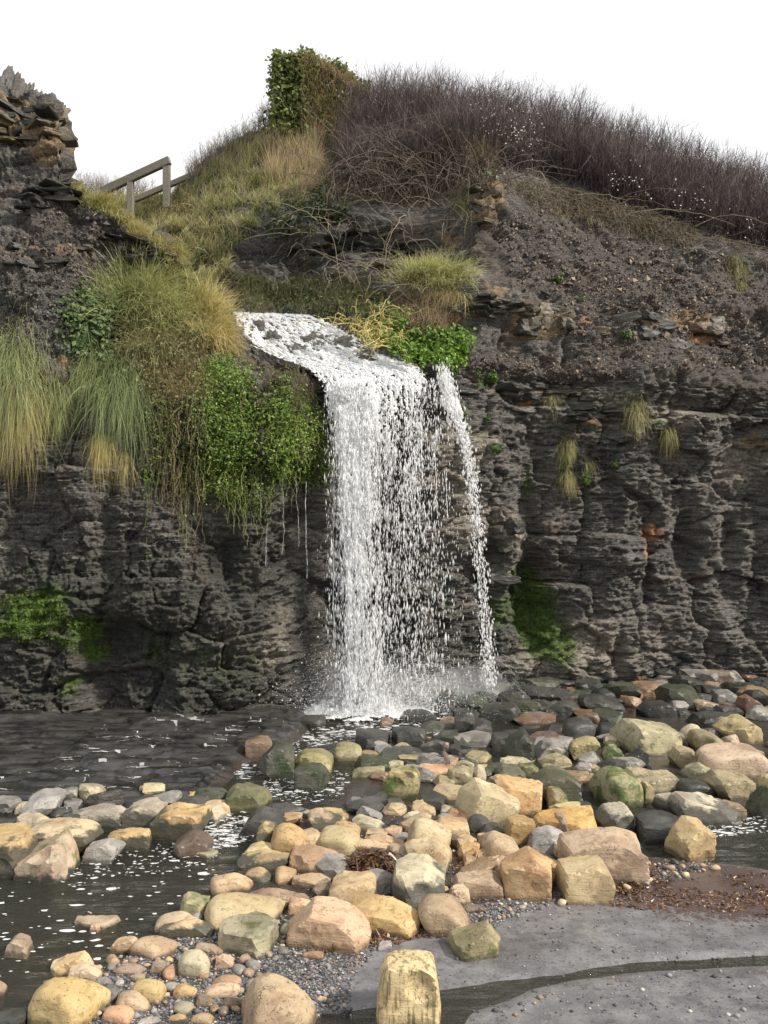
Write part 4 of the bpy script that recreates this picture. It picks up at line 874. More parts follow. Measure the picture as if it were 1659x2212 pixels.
('D', [(95,770),(100,690),(140,675),(300,678),(325,720),(325,805),(310,855),(150,860),(100,840)], 'dkgr', 'dark green cube-shaped rock with a sunlit tan edge in the stream', dict(hard=15)),
('D', [(105,650),(150,595),(260,575),(320,610),(350,670),(350,730),(320,735),(140,720)], 'olive', 'olive boulder behind the dark green cube-shaped rock', {}),
('T', [(1120,655),(1150,600),(1190,570),(1250,580),(1275,640),(1280,720),(1240,728),(1190,690)], 'dkgr', 'dark green rounded boulder next to the brown and tan one', {}),
('T', [(1043,615),(1050,560),(1090,545),(1160,550),(1178,590),(1150,645),(1100,655),(1050,640)], 'brown', 'brown and tan striped boulder at the end of the shale shelf', {}),
('D', [(355,610),(370,550),(440,530),(520,555),(545,600),(500,646),(360,648)], 'olive', 'grey-olive smooth boulder with water spilling over it', dict(hard=7)),
('D', [(495,515),(500,460),(540,445),(640,450),(720,500),(725,540),(600,546),(510,540)], 'dark', 'black squared rock at the edge of the white splash', {}),
('D', [(720,510),(730,440),(830,425),(940,440),(970,480),(960,535),(820,552),(730,538)], 'dark', 'larger black block with a water-worn front beside the splash', dict(hard=13)),
('D', [(515,565),(570,510),(620,520),(655,575),(560,586)], 'dark', 'grey pyramid stone in front of the black squared rock', {}),
('D', [(485,700),(520,620),(590,610),(740,670),(720,712),(500,722)], 'dkgr', 'long dark green rock sloping into the stream', {}),
('D', [(630,630),(680,575),(800,560),(940,600),(950,636),(800,662),(650,648)], 'dark', 'broad flat wet rock with a brownish top in midstream', {}),
('D', [(475,745),(520,700),(680,695),(690,725),(620,756),(530,776)], 'olive', 'low lichened slab in front of the long dark green rock', {}),
('D', [(990,530),(1060,465),(1170,455),(1210,515),(1180,536)], 'dkgr', 'low dark green rock below the trickle of white water', {}),
('D', [(1140,450),(1140,370),(1200,350),(1280,380),(1230,460),(1170,476)], 'dark', 'wet black knob rock beside a glinting one', {}),
('D', [(1210,480),(1260,410),(1330,380),(1390,430),(1390,490),(1260,496)], 'dark', 'black rock with a bright wet facet under the splash', {}),
('D', [(780,370),(800,330),(950,320),(1030,370),(1000,408),(800,404)], 'dark', 'broad black rock washed by spray directly below the fall', {}),
('D', [(1000,310),(1040,220),(1085,185),(1150,220),(1200,305),(1120,346),(1010,338)], 'dark', 'pointed black rock in the spray', dict(hard=13)),
('D', [(800,260),(850,215),(920,210),(960,270),(950,330),(820,300)], 'dark', 'round black rock half hidden in the spray', dict(hard=7)),
('D', [(1150,230),(1210,205),(1260,240),(1250,306),(1200,306)], 'dark', 'grey stone behind the pointed black rock in the spray', {}),
('D', [(1265,280),(1280,200),(1340,205),(1420,260),(1400,308),(1280,318)], 'dark', 'black wedge rock with a long sloping top near the wall', {}),
('D', [(1420,260),(1450,205),(1530,195),(1600,230),(1620,308),(1580,318),(1440,290)], 'dark', 'smooth black humped boulder against the cliff foot', dict(hard=7)),
('D', [(1300,330),(1400,285),(1540,270),(1580,335),(1420,396),(1340,370)], 'dark', 'broad slate slab in front of the smooth black humped boulder', {}),
('D', [(640,425),(670,380),(710,370),(750,400),(740,436)], 'brown', 'small brown stone in the white foam', {}),
('D', [(1365,530),(1400,470),(1500,470),(1540,510),(1500,568),(1380,568)], 'dark', 'dull grey-green rock between the glinting rock and the dark crag', {}),
('D', [(1450,600),(1520,490),(1600,450),(1650,500),(1659,610),(1580,648)], 'dkgr', 'dark craggy pointed rock beside the large slate-grey boulder', {}),
('D', [(1100,590),(1120,545),(1180,560),(1205,615),(1160,626)], 'dark', 'small black stone by the trickle', {}),
('D', [(1055,570),(1080,530),(1110,540),(1100,590)], 'brown', 'tiny brownish stone beside the small black stone by the trickle', {}),
('D', [(940,660),(1000,615),(1060,640),(1070,686),(980,688)], 'dark', 'rounded wet grey stone with a glinting neighbour', dict(hard=7)),
('D', [(1040,650),(1070,590),(1105,620),(1100,671)], 'brown', 'glinting brown stone against the rounded wet grey stone', {}),
('D', [(900,700),(950,670),(1150,700),(1140,748),(1000,770),(930,750)], 'pink', 'flat pinkish slab behind the mossy scooped boulder', {}),
('D', [(1100,770),(1120,710),(1200,690),(1270,720),(1280,800),(1180,818)], 'olive', 'grey-green cracked block behind the tilted angular boulder', dict(hard=12)),
('D', [(1270,720),(1300,680),(1340,690),(1375,785),(1280,800)], 'pale', 'cream fin-shaped stone against the grey-green cracked block', {}),
('D', [(1000,800),(1040,745),(1160,790),(1160,838),(1020,838)], 'olive', 'buff stone beside the mossy scooped boulder', {}),
('D', [(120,380),(170,355),(270,355),(305,400),(290,436),(140,436)], 'dark', 'dark block at the left edge of the white splash'.replace('left edge', 'shelf-side edge'), {}),
]
import re
_cut = re.compile(r"\b(with|beside|behind|in|at|on|between|under|lying|standing|leaning|against|by|next|below|above|among|near|resting|touching|butting|tapering|rising|squeezed|wedged|half|catching|peeping|like|awash|barely|tucked|sunk|coated|directly|alone|over|to|from|of|across|washed|splashed|sloping into|perched|laid|rather)\b")
MARKS = []
for (tile, pts, mat, label, kw) in BL:
    boulder(tile, pts, mat, label, **kw)
    sh_ = _cut.split(label)[0].strip(' ,')
    if len(sh_.split()) < 3: sh_ = ' '.join(label.split()[:6]).strip(' ,')
    MARKS.append((PLACED[-1][0], PLACED[-1][1], ' '.join(sh_.split()[:7])))
def nearest_mark(x, y): return min(MARKS, key=lambda m: (m[0] - x) ** 2 + (m[1] - y) ** 2)[2]

# ------------------------------------------------------------------ plants: builders
UP = np.array([0, 0, 1.])
def strips(root, dirs, length, width, droop, segs=3, rg=rng, curl=.0):
    """tapered ribbons that bend under their own weight -> verts (n*(2*segs+1)), triangles"""
    n = len(root); s = np.linspace(0, 1, segs + 1)
    d = unit(dirs); L = length[:, None]
    side = unit(np.cross(d, unit(rg.normal(size=(n, 3)))))
    cdir = unit(rg.normal(size=(n, 3))) * curl
    V = np.zeros((n, 2 * segs + 1, 3)); T = np.zeros((n, 2 * segs + 1))
    for i in range(segs + 1):
        t = s[i]
        c = root + d * L * t * (1 - .25 * droop[:, None] * t) - UP * (L * droop[:, None] * t * t * .75) + cdir * L * t * t
        wd = (width * (1 - .85 * t))[:, None] * side * .5
        if i < segs: V[:, 2 * i] = c - wd; V[:, 2 * i + 1] = c + wd; T[:, 2 * i] = T[:, 2 * i + 1] = t
        else: V[:, 2 * i] = c; T[:, 2 * i] = 1
    f = []
    for i in range(segs - 1):
        a = 2 * i; f += [(a, a + 1, a + 3), (a, a + 3, a + 2)]
    a = 2 * (segs - 1); f.append((a, a + 1, a + 2))
    Fc = (np.arange(n)[:, None, None] * (2 * segs + 1) + np.array(f)[None]).reshape(-1, 3)
    return V.reshape(-1, 3), Fc, T.ravel()
def ramp_cols(n, per, T, base, tip, var, rg=rng, mixv=None):
    base, tip = np.array(base), np.array(tip)
    b = np.repeat(rg.uniform(1 - var, 1 + var, (n, 1)), per, 0)
    m = np.repeat(rg.random((n, 1)), per, 0) if mixv is None else np.repeat(mixv[:, None], per, 0)
    t = np.clip(T[:, None] * .75 + .5 * (m - .4), 0, 1)
    return np.clip((base * (1 - t) + tip * t) * b * 1.25, 0, 1)
def leaves(cent, size, nrm, rg=rng, long=1.25):
    """small folded leaves, four corners each"""
    n = len(cent); nn = unit(nrm + .9 * rg.normal(size=(n, 3)))
    a = unit(np.cross(nn, rg.normal(size=(n, 3)))); b = np.cross(nn, a); s = size[:, None]
    V = np.stack([cent - a * s * long * .5, cent + b * s * .42 + nn * s * .12, cent + a * s * long * .5, cent - b * s * .42 + nn * s * .12], 1)
    k = np.arange(n)[:, None] * 4
    Fc = np.concatenate([k + np.array([0, 1, 2]), k + np.array([0, 2, 3])])
    return V.reshape(-1, 3), Fc
def tube(path, rad, sides=5):
    path = np.asarray(path, float); n = len(path); rad = np.broadcast_to(rad, (n,))
    tg = unit(np.gradient(path, axis=0)); ref = np.array([.3, .9, .2])
    a = unit(np.cross(tg, ref)); b = np.cross(tg, a)
    th = np.linspace(0, 2 * np.pi, sides, endpoint=False)
    V = path[:, None] + rad[:, None, None] * (np.cos(th)[None, :, None] * a[:, None] + np.sin(th)[None, :, None] * b[:, None])
    f = []
    for i in range(n - 1):
        for j in range(sides):
            k = (j + 1) % sides; f.append((i * sides + j, i * sides + k, (i + 1) * sides + k, (i + 1) * sides + j))
    return V.reshape(-1, 3), np.array(f)
def cat_tri(parts):
    V, Fc, C, o = [], [], [], 0
    for v, f, c in parts:
        if f.shape[1] == 4: f = np.concatenate([f[:, [0, 1, 2]], f[:, [0, 2, 3]]])
        V.append(v); Fc.append(f + o); C.append(np.broadcast_to(c, (len(v), 3))); o += len(v)
    return np.concatenate(V), np.concatenate(Fc), np.concatenate(C)
def plant_mesh(name, parts, mat, smooth=True):
    V, Fc, C = cat_tri(parts); return new_mesh(name, V, Fc, mat, smooth, dict(col=C))
def as_object(name, parts, mat, parent=None, **kw):
    V, Fc, C = cat_tri(parts)
    if parent is None:
        loc = np.array([V[:, 0].mean(), V[:, 1].mean(), V[:, 2].min()])
        o = link(name, new_mesh(name, V - loc, Fc, mat, True, dict(col=C)), None, loc)
    else:
        o = link(name, new_mesh(name, V - np.array(parent.location), Fc, mat, True, dict(col=C)), parent, (0, 0, 0))
    return tag(o, **kw)

GREEN, OLIVE, STRAW, DRY = (.085, .125, .028), (.14, .15, .05), (.44, .34, .15), (.30, .22, .12)
def grass_on(poly, n, L, base, tip, lean=(0, 0, 0), droop=(.3, .9), lk=None, up=1., var=.35, w=.006, out=.4, push=0., clump=0, rg=None):
    """blades rooted on the surface inside a picture polygon; clump > 0 gathers them into tufts"""
    rg = rg or rng; lk = lk or LK
    if clump:
        c = rand_in(poly, clump, rg); q = c[rg.integers(0, clump, n)] + rg.normal(size=(n, 2)) * (5, 4)
    else: q = rand_in(poly, n, rg)
    P, Nn, ok = lk(q[:, 0], q[:, 1]); P, Nn = P[ok], Nn[ok]; n = len(P)
    if not n: return []
    P = P + rg.normal(size=(n, 3)) * .015 + Nn * push
    d = UP * up + Nn * out + np.array(lean) + rg.normal(size=(n, 3)) * .33
    ln = L * rg.uniform(.45, 1.2, n)
    V, Fc, T = strips(P, d, ln, np.full(n, w) * rg.uniform(.6, 1.3, n), rg.uniform(*droop, n), 3, rg, .12)
    return [(V, Fc, ramp_cols(n, 7, T, base, tip, var, rg))]
def leaf_on(poly, n, size, c0, c1, lk=None, thick=.06, rg=None, clump=0, spread=12):
    rg = rg or rng; lk = lk or LK
    if clump:
        c = rand_in(poly, clump, rg); q = c[rg.integers(0, clump, n)] + rg.normal(size=(n, 2)) * spread
    else: q = rand_in(poly, n, rg)
    P, Nn, ok = lk(q[:, 0], q[:, 1]); P, Nn = P[ok], Nn[ok]; n = len(P)
    P = P + Nn * (rg.random((n, 1)) * thick) + rg.normal(size=(n, 3)) * .012
    V, Fc = leaves(P, size * rg.uniform(.5, 1.3, n), Nn * .8 + np.array([.1, -.3, .6]), rg)
    m = rg.random((n, 1)); C = (np.array(c0) * (1 - m) + np.array(c1) * m) * rg.uniform(.65, 1.2, (n, 1))
    return [(V, Fc, np.repeat(C, 4, 0))]
def bramble(p0, p1, sag, rad=.006, col=(.13, .10, .075), wob=.06, n=12, rg=None):
    rg = rg or rng; t = np.linspace(0, 1, n)[:, None]
    c = np.array(p0) * (1 - t) + np.array(p1) * t; c = c + UP * sag * 4 * t * (1 - t)
    c = c + wob * np.cumsum(rg.normal(size=(n, 3)), 0) * .35 * np.minimum(t * 3, 1)
    V, Fc = tube(c, rad * (1 - .7 * t[:, 0]), 4); return (V, Fc, np.array(col) * rg.uniform(.7, 1.4))
def S1(px, py, lk=None, off=0.):
    P, N_, ok = (lk or LK)(np.array([px]), np.array([py])); return P[0] + N_[0] * off

# ------------------------------------------------------------------ grass tussocks on the ledge of the headland
def tussock(label, cx, cy, n, L, spread, base, tip, lean, droop, up=.6, name='grass_tussock', w=.0055, lk=None, sq=.7, out=.55, group=None):
    rg = np.random.default_rng(int(cx * 7 + cy))
    q = np.stack([cx + rg.normal(size=n) * spread, cy + rg.normal(size=n) * spread * sq], 1)
    P, Nn, ok = (lk or LK)(q[:, 0], q[:, 1]); P, Nn = P[ok], Nn[ok]; n = len(P)
    nm = unit(Nn.mean(0))
    fan = (P - P.mean(0)) * (2.2 if droop[0] < .9 else .7)
    L = L * (1 + .45 * fbm(P * 5.0, 2))
    d = UP * up + nm * out + np.array(lean) + fan + rg.normal(size=(n, 3)) * .42
    V, Fc, T = strips(P, d, L * rg.uniform(.35, 1.2, n), np.full(n, w) * rg.uniform(.5, 1.3, n), rg.uniform(*droop, n), 4, rg, .16)
    parts = [(V, Fc, ramp_cols(n, 9, T, base, tip, .35, rg))]
    return as_object(name, parts, M['grass'], label=label, cat='grass', group=group)
GB, GT = (.105, .135, .048), (.23, .245, .10)
tussock('broad blue-green grass tussock hanging like hair over the rock ledge edge', 30, 800, 2600, .58, 30, GB, (.24, .25, .115), (.05, -.2, 0), (1.0, 1.5), up=.12, sq=1.5)
tussock('long drooping grass fringe with straw-coloured tips over the dark overhang', 52, 880, 1300, .50, 22, (.12, .135, .05), (.36, .27, .11), (0, -.2, 0), (1.1, 1.6), up=.12, sq=1.5)
tussock('drooping green grass tuft beside the broad hanging tussock', 120, 868, 1000, .36, 14, GB, GT, (.1, -.2, 0), (1.0, 1.5), up=.12, sq=1.5)
tussock('sleek dark green grass tussock sweeping down over the ledge', 262, 815, 2400, .62, 26, (.075, .105, .04), (.18, .21, .085), (.12, -.2, 0), (1.0, 1.5), up=.12, sq=1.5)
tussock('green tussock with long blades combed sideways on the ledge', 205, 800, 1300, .42, 20, GB, GT, (-.25, -.2, 0), (.9, 1.4), up=.12, sq=1.5)
tussock('small hanging straw-tipped tuft under the sleek dark green tussock', 222, 952, 520, .34, 9, (.14, .16, .06), (.48, .34, .13), (0, -.3, 0), (1.1, 1.6), up=0)
tussock('little dangling straw tuft below the leafy curtain edge', 268, 985, 300, .3, 6, (.16, .17, .07), (.44, .34, .15), (0, -.3, 0), (1.2, 1.6), up=0)
tussock('windswept olive grass clump on top of the leafy bank', 300, 640, 3000, .55, 38, (.17, .20, .065), (.42, .41, .19), (.45, -.1, 0), (.25, .7), up=.8)
tussock('tall yellowing grass clump beside the top of the cascade', 452, 690, 2400, .55, 20, (.28, .27, .10), (.64, .52, .26), (.5, -.1, .1), (.2, .7), up=.9, sq=1.4)
tussock('golden grass tuft leaning over the cascade edge', 478, 735, 1100, .42, 12, (.22, .20, .08), (.55, .42, .2), (.6, -.2, 0), (.4, .9), up=.6, sq=1.2)
tussock('olive tussock in the middle of the leafy bank', 380, 660, 2200, .5, 26, (.16, .19, .06), (.41, .39, .18), (.4, -.1, 0), (.25, .7), up=.8, sq=1.2)
tussock('dull green grass clump low on the leafy bank', 320, 740, 1500, .42, 26, (.14, .16, .06), (.36, .32, .16), (.3, -.1, 0), (.3, .8), up=.7)
tussock('fine golden grass ribbon along the headland ridge', 300, 508, 1600, .22, 10, (.22, .20, .08), (.50, .42, .2), (.3, 0, 0), (.2, .6), up=.9, sq=.6)
tussock('golden turf tuft on the ridge below the handrail', 225, 440, 1200, .22, 16, (.22, .21, .07), (.48, .42, .18), (.3, 0, 0), (.2, .6), up=.9, sq=.4)
tussock('pale turf strip on the steep ridge end above the yellowing clump', 385, 560, 1500, .2, 14, (.22, .21, .07), (.46, .40, .17), (.3, 0, 0), (.2, .6), up=.9, sq=1.4)
tussock('ridge-end turf tuft dropping towards the stream', 412, 600, 900, .2, 9, (.20, .21, .06), (.44, .40, .17), (.3, 0, 0), (.3, .8), up=.7, sq=1.6)
rg = np.random.default_rng(8)
parts = grass_on([(158, 392), (205, 428), (262, 455), (305, 482), (345, 518), (385, 560), (408, 600), (396, 606), (370, 572), (332, 536), (295, 502), (250, 475), (195, 448), (156, 410)], 4200, .15, (.20, .20, .07), (.46, .40, .18), (.3, -.1, 0), (.3, 1.), LKA, .8, rg=rg, w=.006)
as_object('ridge_turf', parts, M['grass'], label='golden strip of turf running down the headland ridge towards the stream', cat='grass')
# knoll and tufts right of the cascade
tussock('dome of yellow-green grass on the rock knoll above the cascade', 930, 590, 4200, .34, 38, (.20, .23, .07), (.50, .45, .22), (.4, -.1, 0), (.3, .9), up=.8, sq=.45, lk=LKB)
tussock('straw fringe hanging from the edge of the grassy knoll', 965, 640, 900, .26, 16, (.20, .18, .07), (.42, .34, .16), (.2, -.2, 0), (.8, 1.4), up=.3, sq=.3, lk=LKB)
for lab, x, y, n, L, s in (('buff tuft hanging from the stepped ledge beside pale blocks', 1195, 858, 420, .2, 9), ('long straw tuft draped beneath the scree slope', 1375, 885, 700, .28, 13), ('thin straw tuft trailing near a sloping grey rib', 1445, 935, 420, .26, 6),
        ('green mossy tuft on the buttress beside a bright fern', 1222, 965, 700, .24, 9), ('thin hanging moss-grass streak below the green mossy tuft', 1226, 1030, 500, .26, 6), ('pale dead tuft beside the bright fern on the buttress', 1272, 1000, 260, .16, 9), ('green tuft high on the scree below the scrub roots', 1590, 575, 500, .26, 12), ('small green tuft on the soil slope under the ochre crag', 1000, 440, 500, .22, 14), ('straw tuft hanging beneath the high green scree tuft', 1600, 610, 260, .25, 7)):
    tussock(lab, x, y, n, L * .75, s * .8, (.12, .13, .045), (.30, .26, .12), (0, -.15, 0), (1.0, 1.7), up=.0, lk=LKB, sq=1.3, out=.35)

# ------------------------------------------------------------------ trailing leafy curtains
def curtain(label, poly, n_leaf, n_vine, vlen, c0, c1, size=.023, thick=.13, lk=LKA, vcol=(.20, .20, .07)):
    rg = np.random.default_rng(int(poly[0][0]))
    root = empty('trailing_plant', S1(*np.mean(poly, 0), lk), label=label, cat='plant')
    lp = leaf_on(poly, n_leaf, size, c0, c1, lk, thick, rg, clump=max(n_leaf // 24, 8), spread=9)
    # vines hanging free, with their own leaves
    q = rand_in(poly, n_vine, rg); P, Nn, ok = lk(q[:, 0], q[:, 1]); P, Nn = P[ok], Nn[ok]
    vp = []
    for k in range(len(P)):
        L = vlen * rg.uniform(.3, 1.2); m = 9; t = np.linspace(0, 1, m)[:, None]
        c = P[k] + Nn[k] * thick * rg.uniform(.5, 1.2) + np.array([0, -.03, 0]) * t - UP * L * t + np.cumsum(rg.normal(size=(m, 3)) * (.014, .010, .004), 0)
        V, Fc = tube(c, np.full(m, .0022 * rg.uniform(.6, 1.3)), 3); vp.append((V, Fc, np.array(vcol) * rg.uniform(.5, 1.3)))
        nl = int(L * 34 * rg.random()); 
        if nl:
            cc = c[rg.integers(0, m, nl)] + rg.normal(size=(nl, 3)) * .018
            V, Fc = leaves(cc, size * rg.uniform(.4, .9, nl), np.tile([0, -.5, .5], (nl, 1)), rg)
            mm = rg.random((nl, 1)); lp.append((V, Fc, np.repeat((np.array(c0) * (1 - mm) + np.array(c1) * mm) * rg.uniform(.7, 1.2, (nl, 1)), 4, 0)))
    as_object('foliage', lp, M['leaf'], root); as_object('vine', vp, M['twig'], root)
    return root
LG0, LG1 = (.07, .125, .02), (.24, .34, .07)
curtain('bright green leafy curtain trailing down the overhang between grass and bare gap', [(440, 790), (500, 765), (545, 830), (560, 900), (545, 1000), (500, 1070), (440, 1060), (440, 900)], 9500, 45, .34, LG0, LG1)
curtain('bright green leafy curtain hanging right beside the waterfall', [(590, 830), (640, 835), (690, 880), (712, 960), (712, 1040), (640, 1040), (585, 1030), (575, 930)], 7600, 60, .30, LG0, LG1)
curtain('tangled brown-green trailing stems between sleek tussock and leafy curtain', [(320, 880), (400, 800), (445, 860), (450, 1000), (440, 1060), (380, 1060), (330, 1010)], 4600, 150, .5, (.07, .095, .025), (.20, .24, .07), .022, .14, vcol=(.20, .16, .09))
curtain('wispy green fringe hanging lowest under the leafy curtain', [(480, 1020), (590, 1000), (600, 1060), (560, 1085), (490, 1085)], 2200, 70, .30, (.07, .11, .02), (.20, .27, .06), .018, .14, vcol=(.16, .18, .06))
curtain('single leafy strand dangling far down the dark wall', [(316, 1000), (328, 1000), (328, 1030), (316, 1030)], 90, 7, .75, LG0, LG1, .03)
curtain('long thin leafy strand swinging free below the tangled stems', [(384, 1030), (400, 1030), (398, 1070), (384, 1070)], 70, 6, .62, LG0, LG1, .03)
curtain('dark hanging root mat fringed with moss under the cascade lip', [(560, 800), (640, 795), (690, 850), (705, 900), (690, 910), (650, 850), (580, 830)], 260, 260, .24, (.05, .06, .015), (.17, .19, .05), .02, .09, vcol=(.07, .05, .03))
# green cover on the bank
rg = np.random.default_rng(5)
parts = leaf_on([(140, 640), (220, 640), (260, 700), (220, 790), (160, 760)], 2600, .045, (.06, .10, .035), (.16, .22, .09), LKA, .12, rg, 60, 12)
as_object('leafy_mat', parts, M['leaf'], label='grey-green leafy mat on the headland slope beside bare scree', cat='plant')
parts = leaf_on([(260, 700), (440, 720), (440, 800), (330, 880), (250, 800)], 3800, .03, (.06, .075, .025), (.18, .17, .07), LKA, .2, rg, 140, 10) + grass_on([(250, 720), (440, 720), (450, 860), (330, 880)], 3200, .36, (.12, .10, .05), (.34, .25, .13), (.1, -.2, 0), (.3, 1.2), LKA, .7, rg=rg, w=.004)
as_object('bank_undergrowth', parts, M['grass'], label='tangled brown and green undergrowth covering the leafy bank', cat='plant', kind='stuff')

# ------------------------------------------------------------------ the gully, the hillside and the scrub
rg = np.random.default_rng(21)
HILL = [(160, 415), (300, 425), (400, 400), (470, 330), (560, 290), (620, 280), (690, 330), (700, 400), (640, 450), (560, 470), (500, 560), (470, 620), (420, 600), (380, 540), (300, 470), (200, 430)]
parts = grass_on(HILL, 15000, .34, (.22, .22, .09), (.50, .43, .25), (.45, 0, 0), (.3, .8), LKB, .8, rg=rg, w=.008, clump=420)
parts += grass_on(HILL, 5000, .26, (.14, .18, .05), (.28, .30, .11), (.45, 0, 0), (.3, .8), LKB, .8, rg=rg, w=.009, clump=200)
as_object('hillside_grass', parts, M['grass'], label='rough olive grass covering the slope below the ivy stump', cat='grass', kind='stuff')
parts = grass_on([(560, 330), (690, 330), (690, 420), (600, 430)], 1800, .62, (.26, .20, .11), (.46, .36, .22), (.35, 0, .2), (.1, .45), LKB, 1.1, rg=rg, w=.006, clump=60)
as_object('dry_grass', parts, M['grass'], label='tall dry buff grass standing on the slope beside the dark scrub', cat='grass', kind='stuff')
parts = grass_on([(470, 590), (560, 600), (700, 610), (830, 640), (840, 690), (700, 690), (600, 670), (500, 670)], 5200, .34, (.06, .075, .03), (.17, .15, .075), (.3, -.1, 0), (.4, 1.2), LKB, .6, rg=rg, w=.006, clump=160)
parts += leaf_on([(540, 610), (830, 640), (830, 690), (600, 670)], 1500, .04, (.035, .05, .018), (.10, .12, .04), LKB, .1, rg, 60, 12)
as_object('gully_growth', parts, M['grass'], label='dark drooping grass and leaves on the far bank of the stream', cat='plant', kind='stuff')
parts = grass_on([(300, 440), (420, 430), (430, 480), (330, 470)], 1600, .3, (.13, .12, .05), (.33, .26, .14), (.4, -.1, 0), (.5, 1.2), LKB, .6, rg=rg, w=.008)
as_object('turf_edge', parts, M['grass'], label='shaggy turf lip overhanging the dark hollow below the handrail', cat='grass')
parts = leaf_on([(560, 450), (700, 400), (760, 440), (700, 500), (600, 500)], 1500, .05, (.03, .045, .02), (.09, .12, .045), LKB, .12, rg, 60, 14)
as_object('ivy_patch', parts, M['leaf'], label='dark ivy patch creeping at the top of the shale bank', cat='plant')

# ivy clad stump of masonry on the crest
base = S1(640, 292, LKB); bx_, by_ = base[0], base[1]
sp = empty('ivy_stump', base, label='square ivy-covered stump standing on the crest against the sky', cat='stump')
sx0, sx1 = PT(596, 200, by_)[0], PT(800, 200, by_)[0]; zt = PT(600, 142, by_)[2]; zb = base[2] - .5
bm = bmesh.new(); bmesh.ops.create_cube(bm, size=1)
for v in bm.verts:
    up = v.co.z > 0
    v.co.x = (sx0 + .06 if v.co.x < 0 else (sx1 - .55 if up else sx1 + .1)) - base[0]; v.co.y = (-.35 if v.co.y < 0 else .55); v.co.z = (zt - .10 if up else zb) - base[2]
    if up and v.co.x > 0: v.co.z -= .45
bmesh.ops.bevel(bm, geom=list(bm.edges), offset=.1, segments=2, affect='EDGES', profile=.6)
me = bpy.data.meshes.new('stump_core'); bm.to_mesh(me); bm.free(); me.materials.append(M['cliff'])
core = link('core', me, sp, (0, 0, 0))
lc = []; n = 14000
tx = rg.random(n); tz = rg.random(n) ** .9; face = rg.random(n)
x = sx0 + (sx1 - sx0) * tx; z = zb + .3 + (zt - zb - .3) * tz
z = np.minimum(z, zt - .10 * np.sin(tx * 9) ** 2 - .60 * np.clip((tx - .38) / .62, 0, 1) ** 1.4 + rg.normal(size=n) * .05)
y = by_ - .38 + rg.normal(size=n) * .07
topm = face < .16; z = np.where(topm, zt - .10 * np.sin(tx * 9) ** 2 - .60 * np.clip((tx - .38) / .62, 0, 1) ** 1.4 + rg.random(n) * .12 - .04, z); y = np.where(topm, by_ + rg.uniform(-.4, .5, n), y)
sm = (face > .16) & (face < .3); x = np.where(sm, sx0 + rg.normal(size=n) * .05, x); y = np.where(sm, by_ + rg.uniform(-.4, .5, n), y)
keep = rg.random(n) < np.where(tx > .45, .4, 1.); c = np.stack([x, y, z], 1)[keep]; tx = tx[keep]
V, Fc = leaves(c, .062 * rg.uniform(.5, 1.2, len(c)), np.tile([0, -.8, .5], (len(c), 1)), rg)
m = rg.random((len(c), 1)); C = (np.array((.06, .09, .022)) * (1 - m) + np.array((.24, .27, .085)) * m)
as_object('ivy', [(V, Fc, np.repeat(C, 4, 0))], M['leaf'], sp)
n = 3600; tx = .3 + .7 * rg.random(n); p = np.stack([sx0 + (sx1 - sx0) * tx, by_ - .4 + rg.normal(size=n) * .06, zb + .3 + (zt - .2 - zb) * rg.random(n) * .9], 1)
p[:, 2] = np.minimum(p[:, 2], zt - .2 - .6 * np.clip((tx - .38) / .62, 0, 1))
V, Fc, T = strips(p, np.tile([.1, -.5, .9], (n, 1)) + rg.normal(size=(n, 3)) * .4, rg.uniform(.2, .5, n), np.full(n, .008), rg.uniform(.3, 1., n), 3, rg)
as_object('dry_stem', [(V, Fc, ramp_cols(n, 7, T, (.20, .16, .08), (.36, .28, .15), .3, rg))], M['grass'], sp)
parts = leaf_on([(590, 240), (680, 230), (700, 300), (620, 320)], 1600, .07, (.035, .06, .015), (.12, .16, .035), LKB, .25, rg, 50, 14)
parts += grass_on([(600, 230), (760, 200), (790, 260), (700, 330), (600, 300)], 3200, .45, (.15, .13, .06), (.30, .22, .12), (.2, -.2, 0), (.3, 1.), LKB, .9, rg=rg, w=.008)
as_object('crest_growth', parts, M['grass'], label='ivy and brown grass at the foot of the ivy-covered stump', cat='plant', kind='stuff')

# thorn scrub: dense upright bare twigs
def scrub(name, label, poly, n, H, lean, cols, sway=.25, w=.007, kind='stuff', nt=7):
    rg = np.random.default_rng(int(poly[0][0] + poly[1][1]))
    q = rand_in(poly, n, rg); P, Nn, ok = LKB(q[:, 0], q[:, 1]); P = P[ok]; n = len(P)
    hh = H * (.80 + .45 * fbm(P * np.array([1.3, 1.3, 1.3]), 2)) * rg.uniform(.7, 1.1, n)
    d = UP + np.array(lean) + rg.normal(size=(n, 3)) * sway
    V, Fc, T = strips(P, d, hh, np.full(n, w * 1.5), rg.uniform(-.1, .2, n), 3, rg, .25)
    parts = [(V, Fc, ramp_cols(n, 7, T, cols[0], cols[1], .3, rg))]
    # side twigs
    k = np.repeat(np.arange(n), nt); t = rg.uniform(.25, 1., len(k)); dd = unit(d)[k]
    r0 = P[k] + dd * (hh[k] * t)[:, None]
    d2 = dd * .9 + rg.normal(size=(len(k), 3)) * .55 + UP * .35
    V, Fc, T = strips(r0, d2, H * rg.uniform(.12, .38, len(k)), np.full(len(k), w * .75), rg.uniform(-.2, .2, len(k)), 2, rg, .2)
    parts.append((V, Fc, ramp_cols(len(k), 5, T, cols[1], cols[2], .35, rg)))
    return as_object(name, parts, M['twig'], label=label, cat='scrub', kind=kind)
SC_ = ((.035, .026, .026), (.060, .044, .043), (.125, .095, .09))
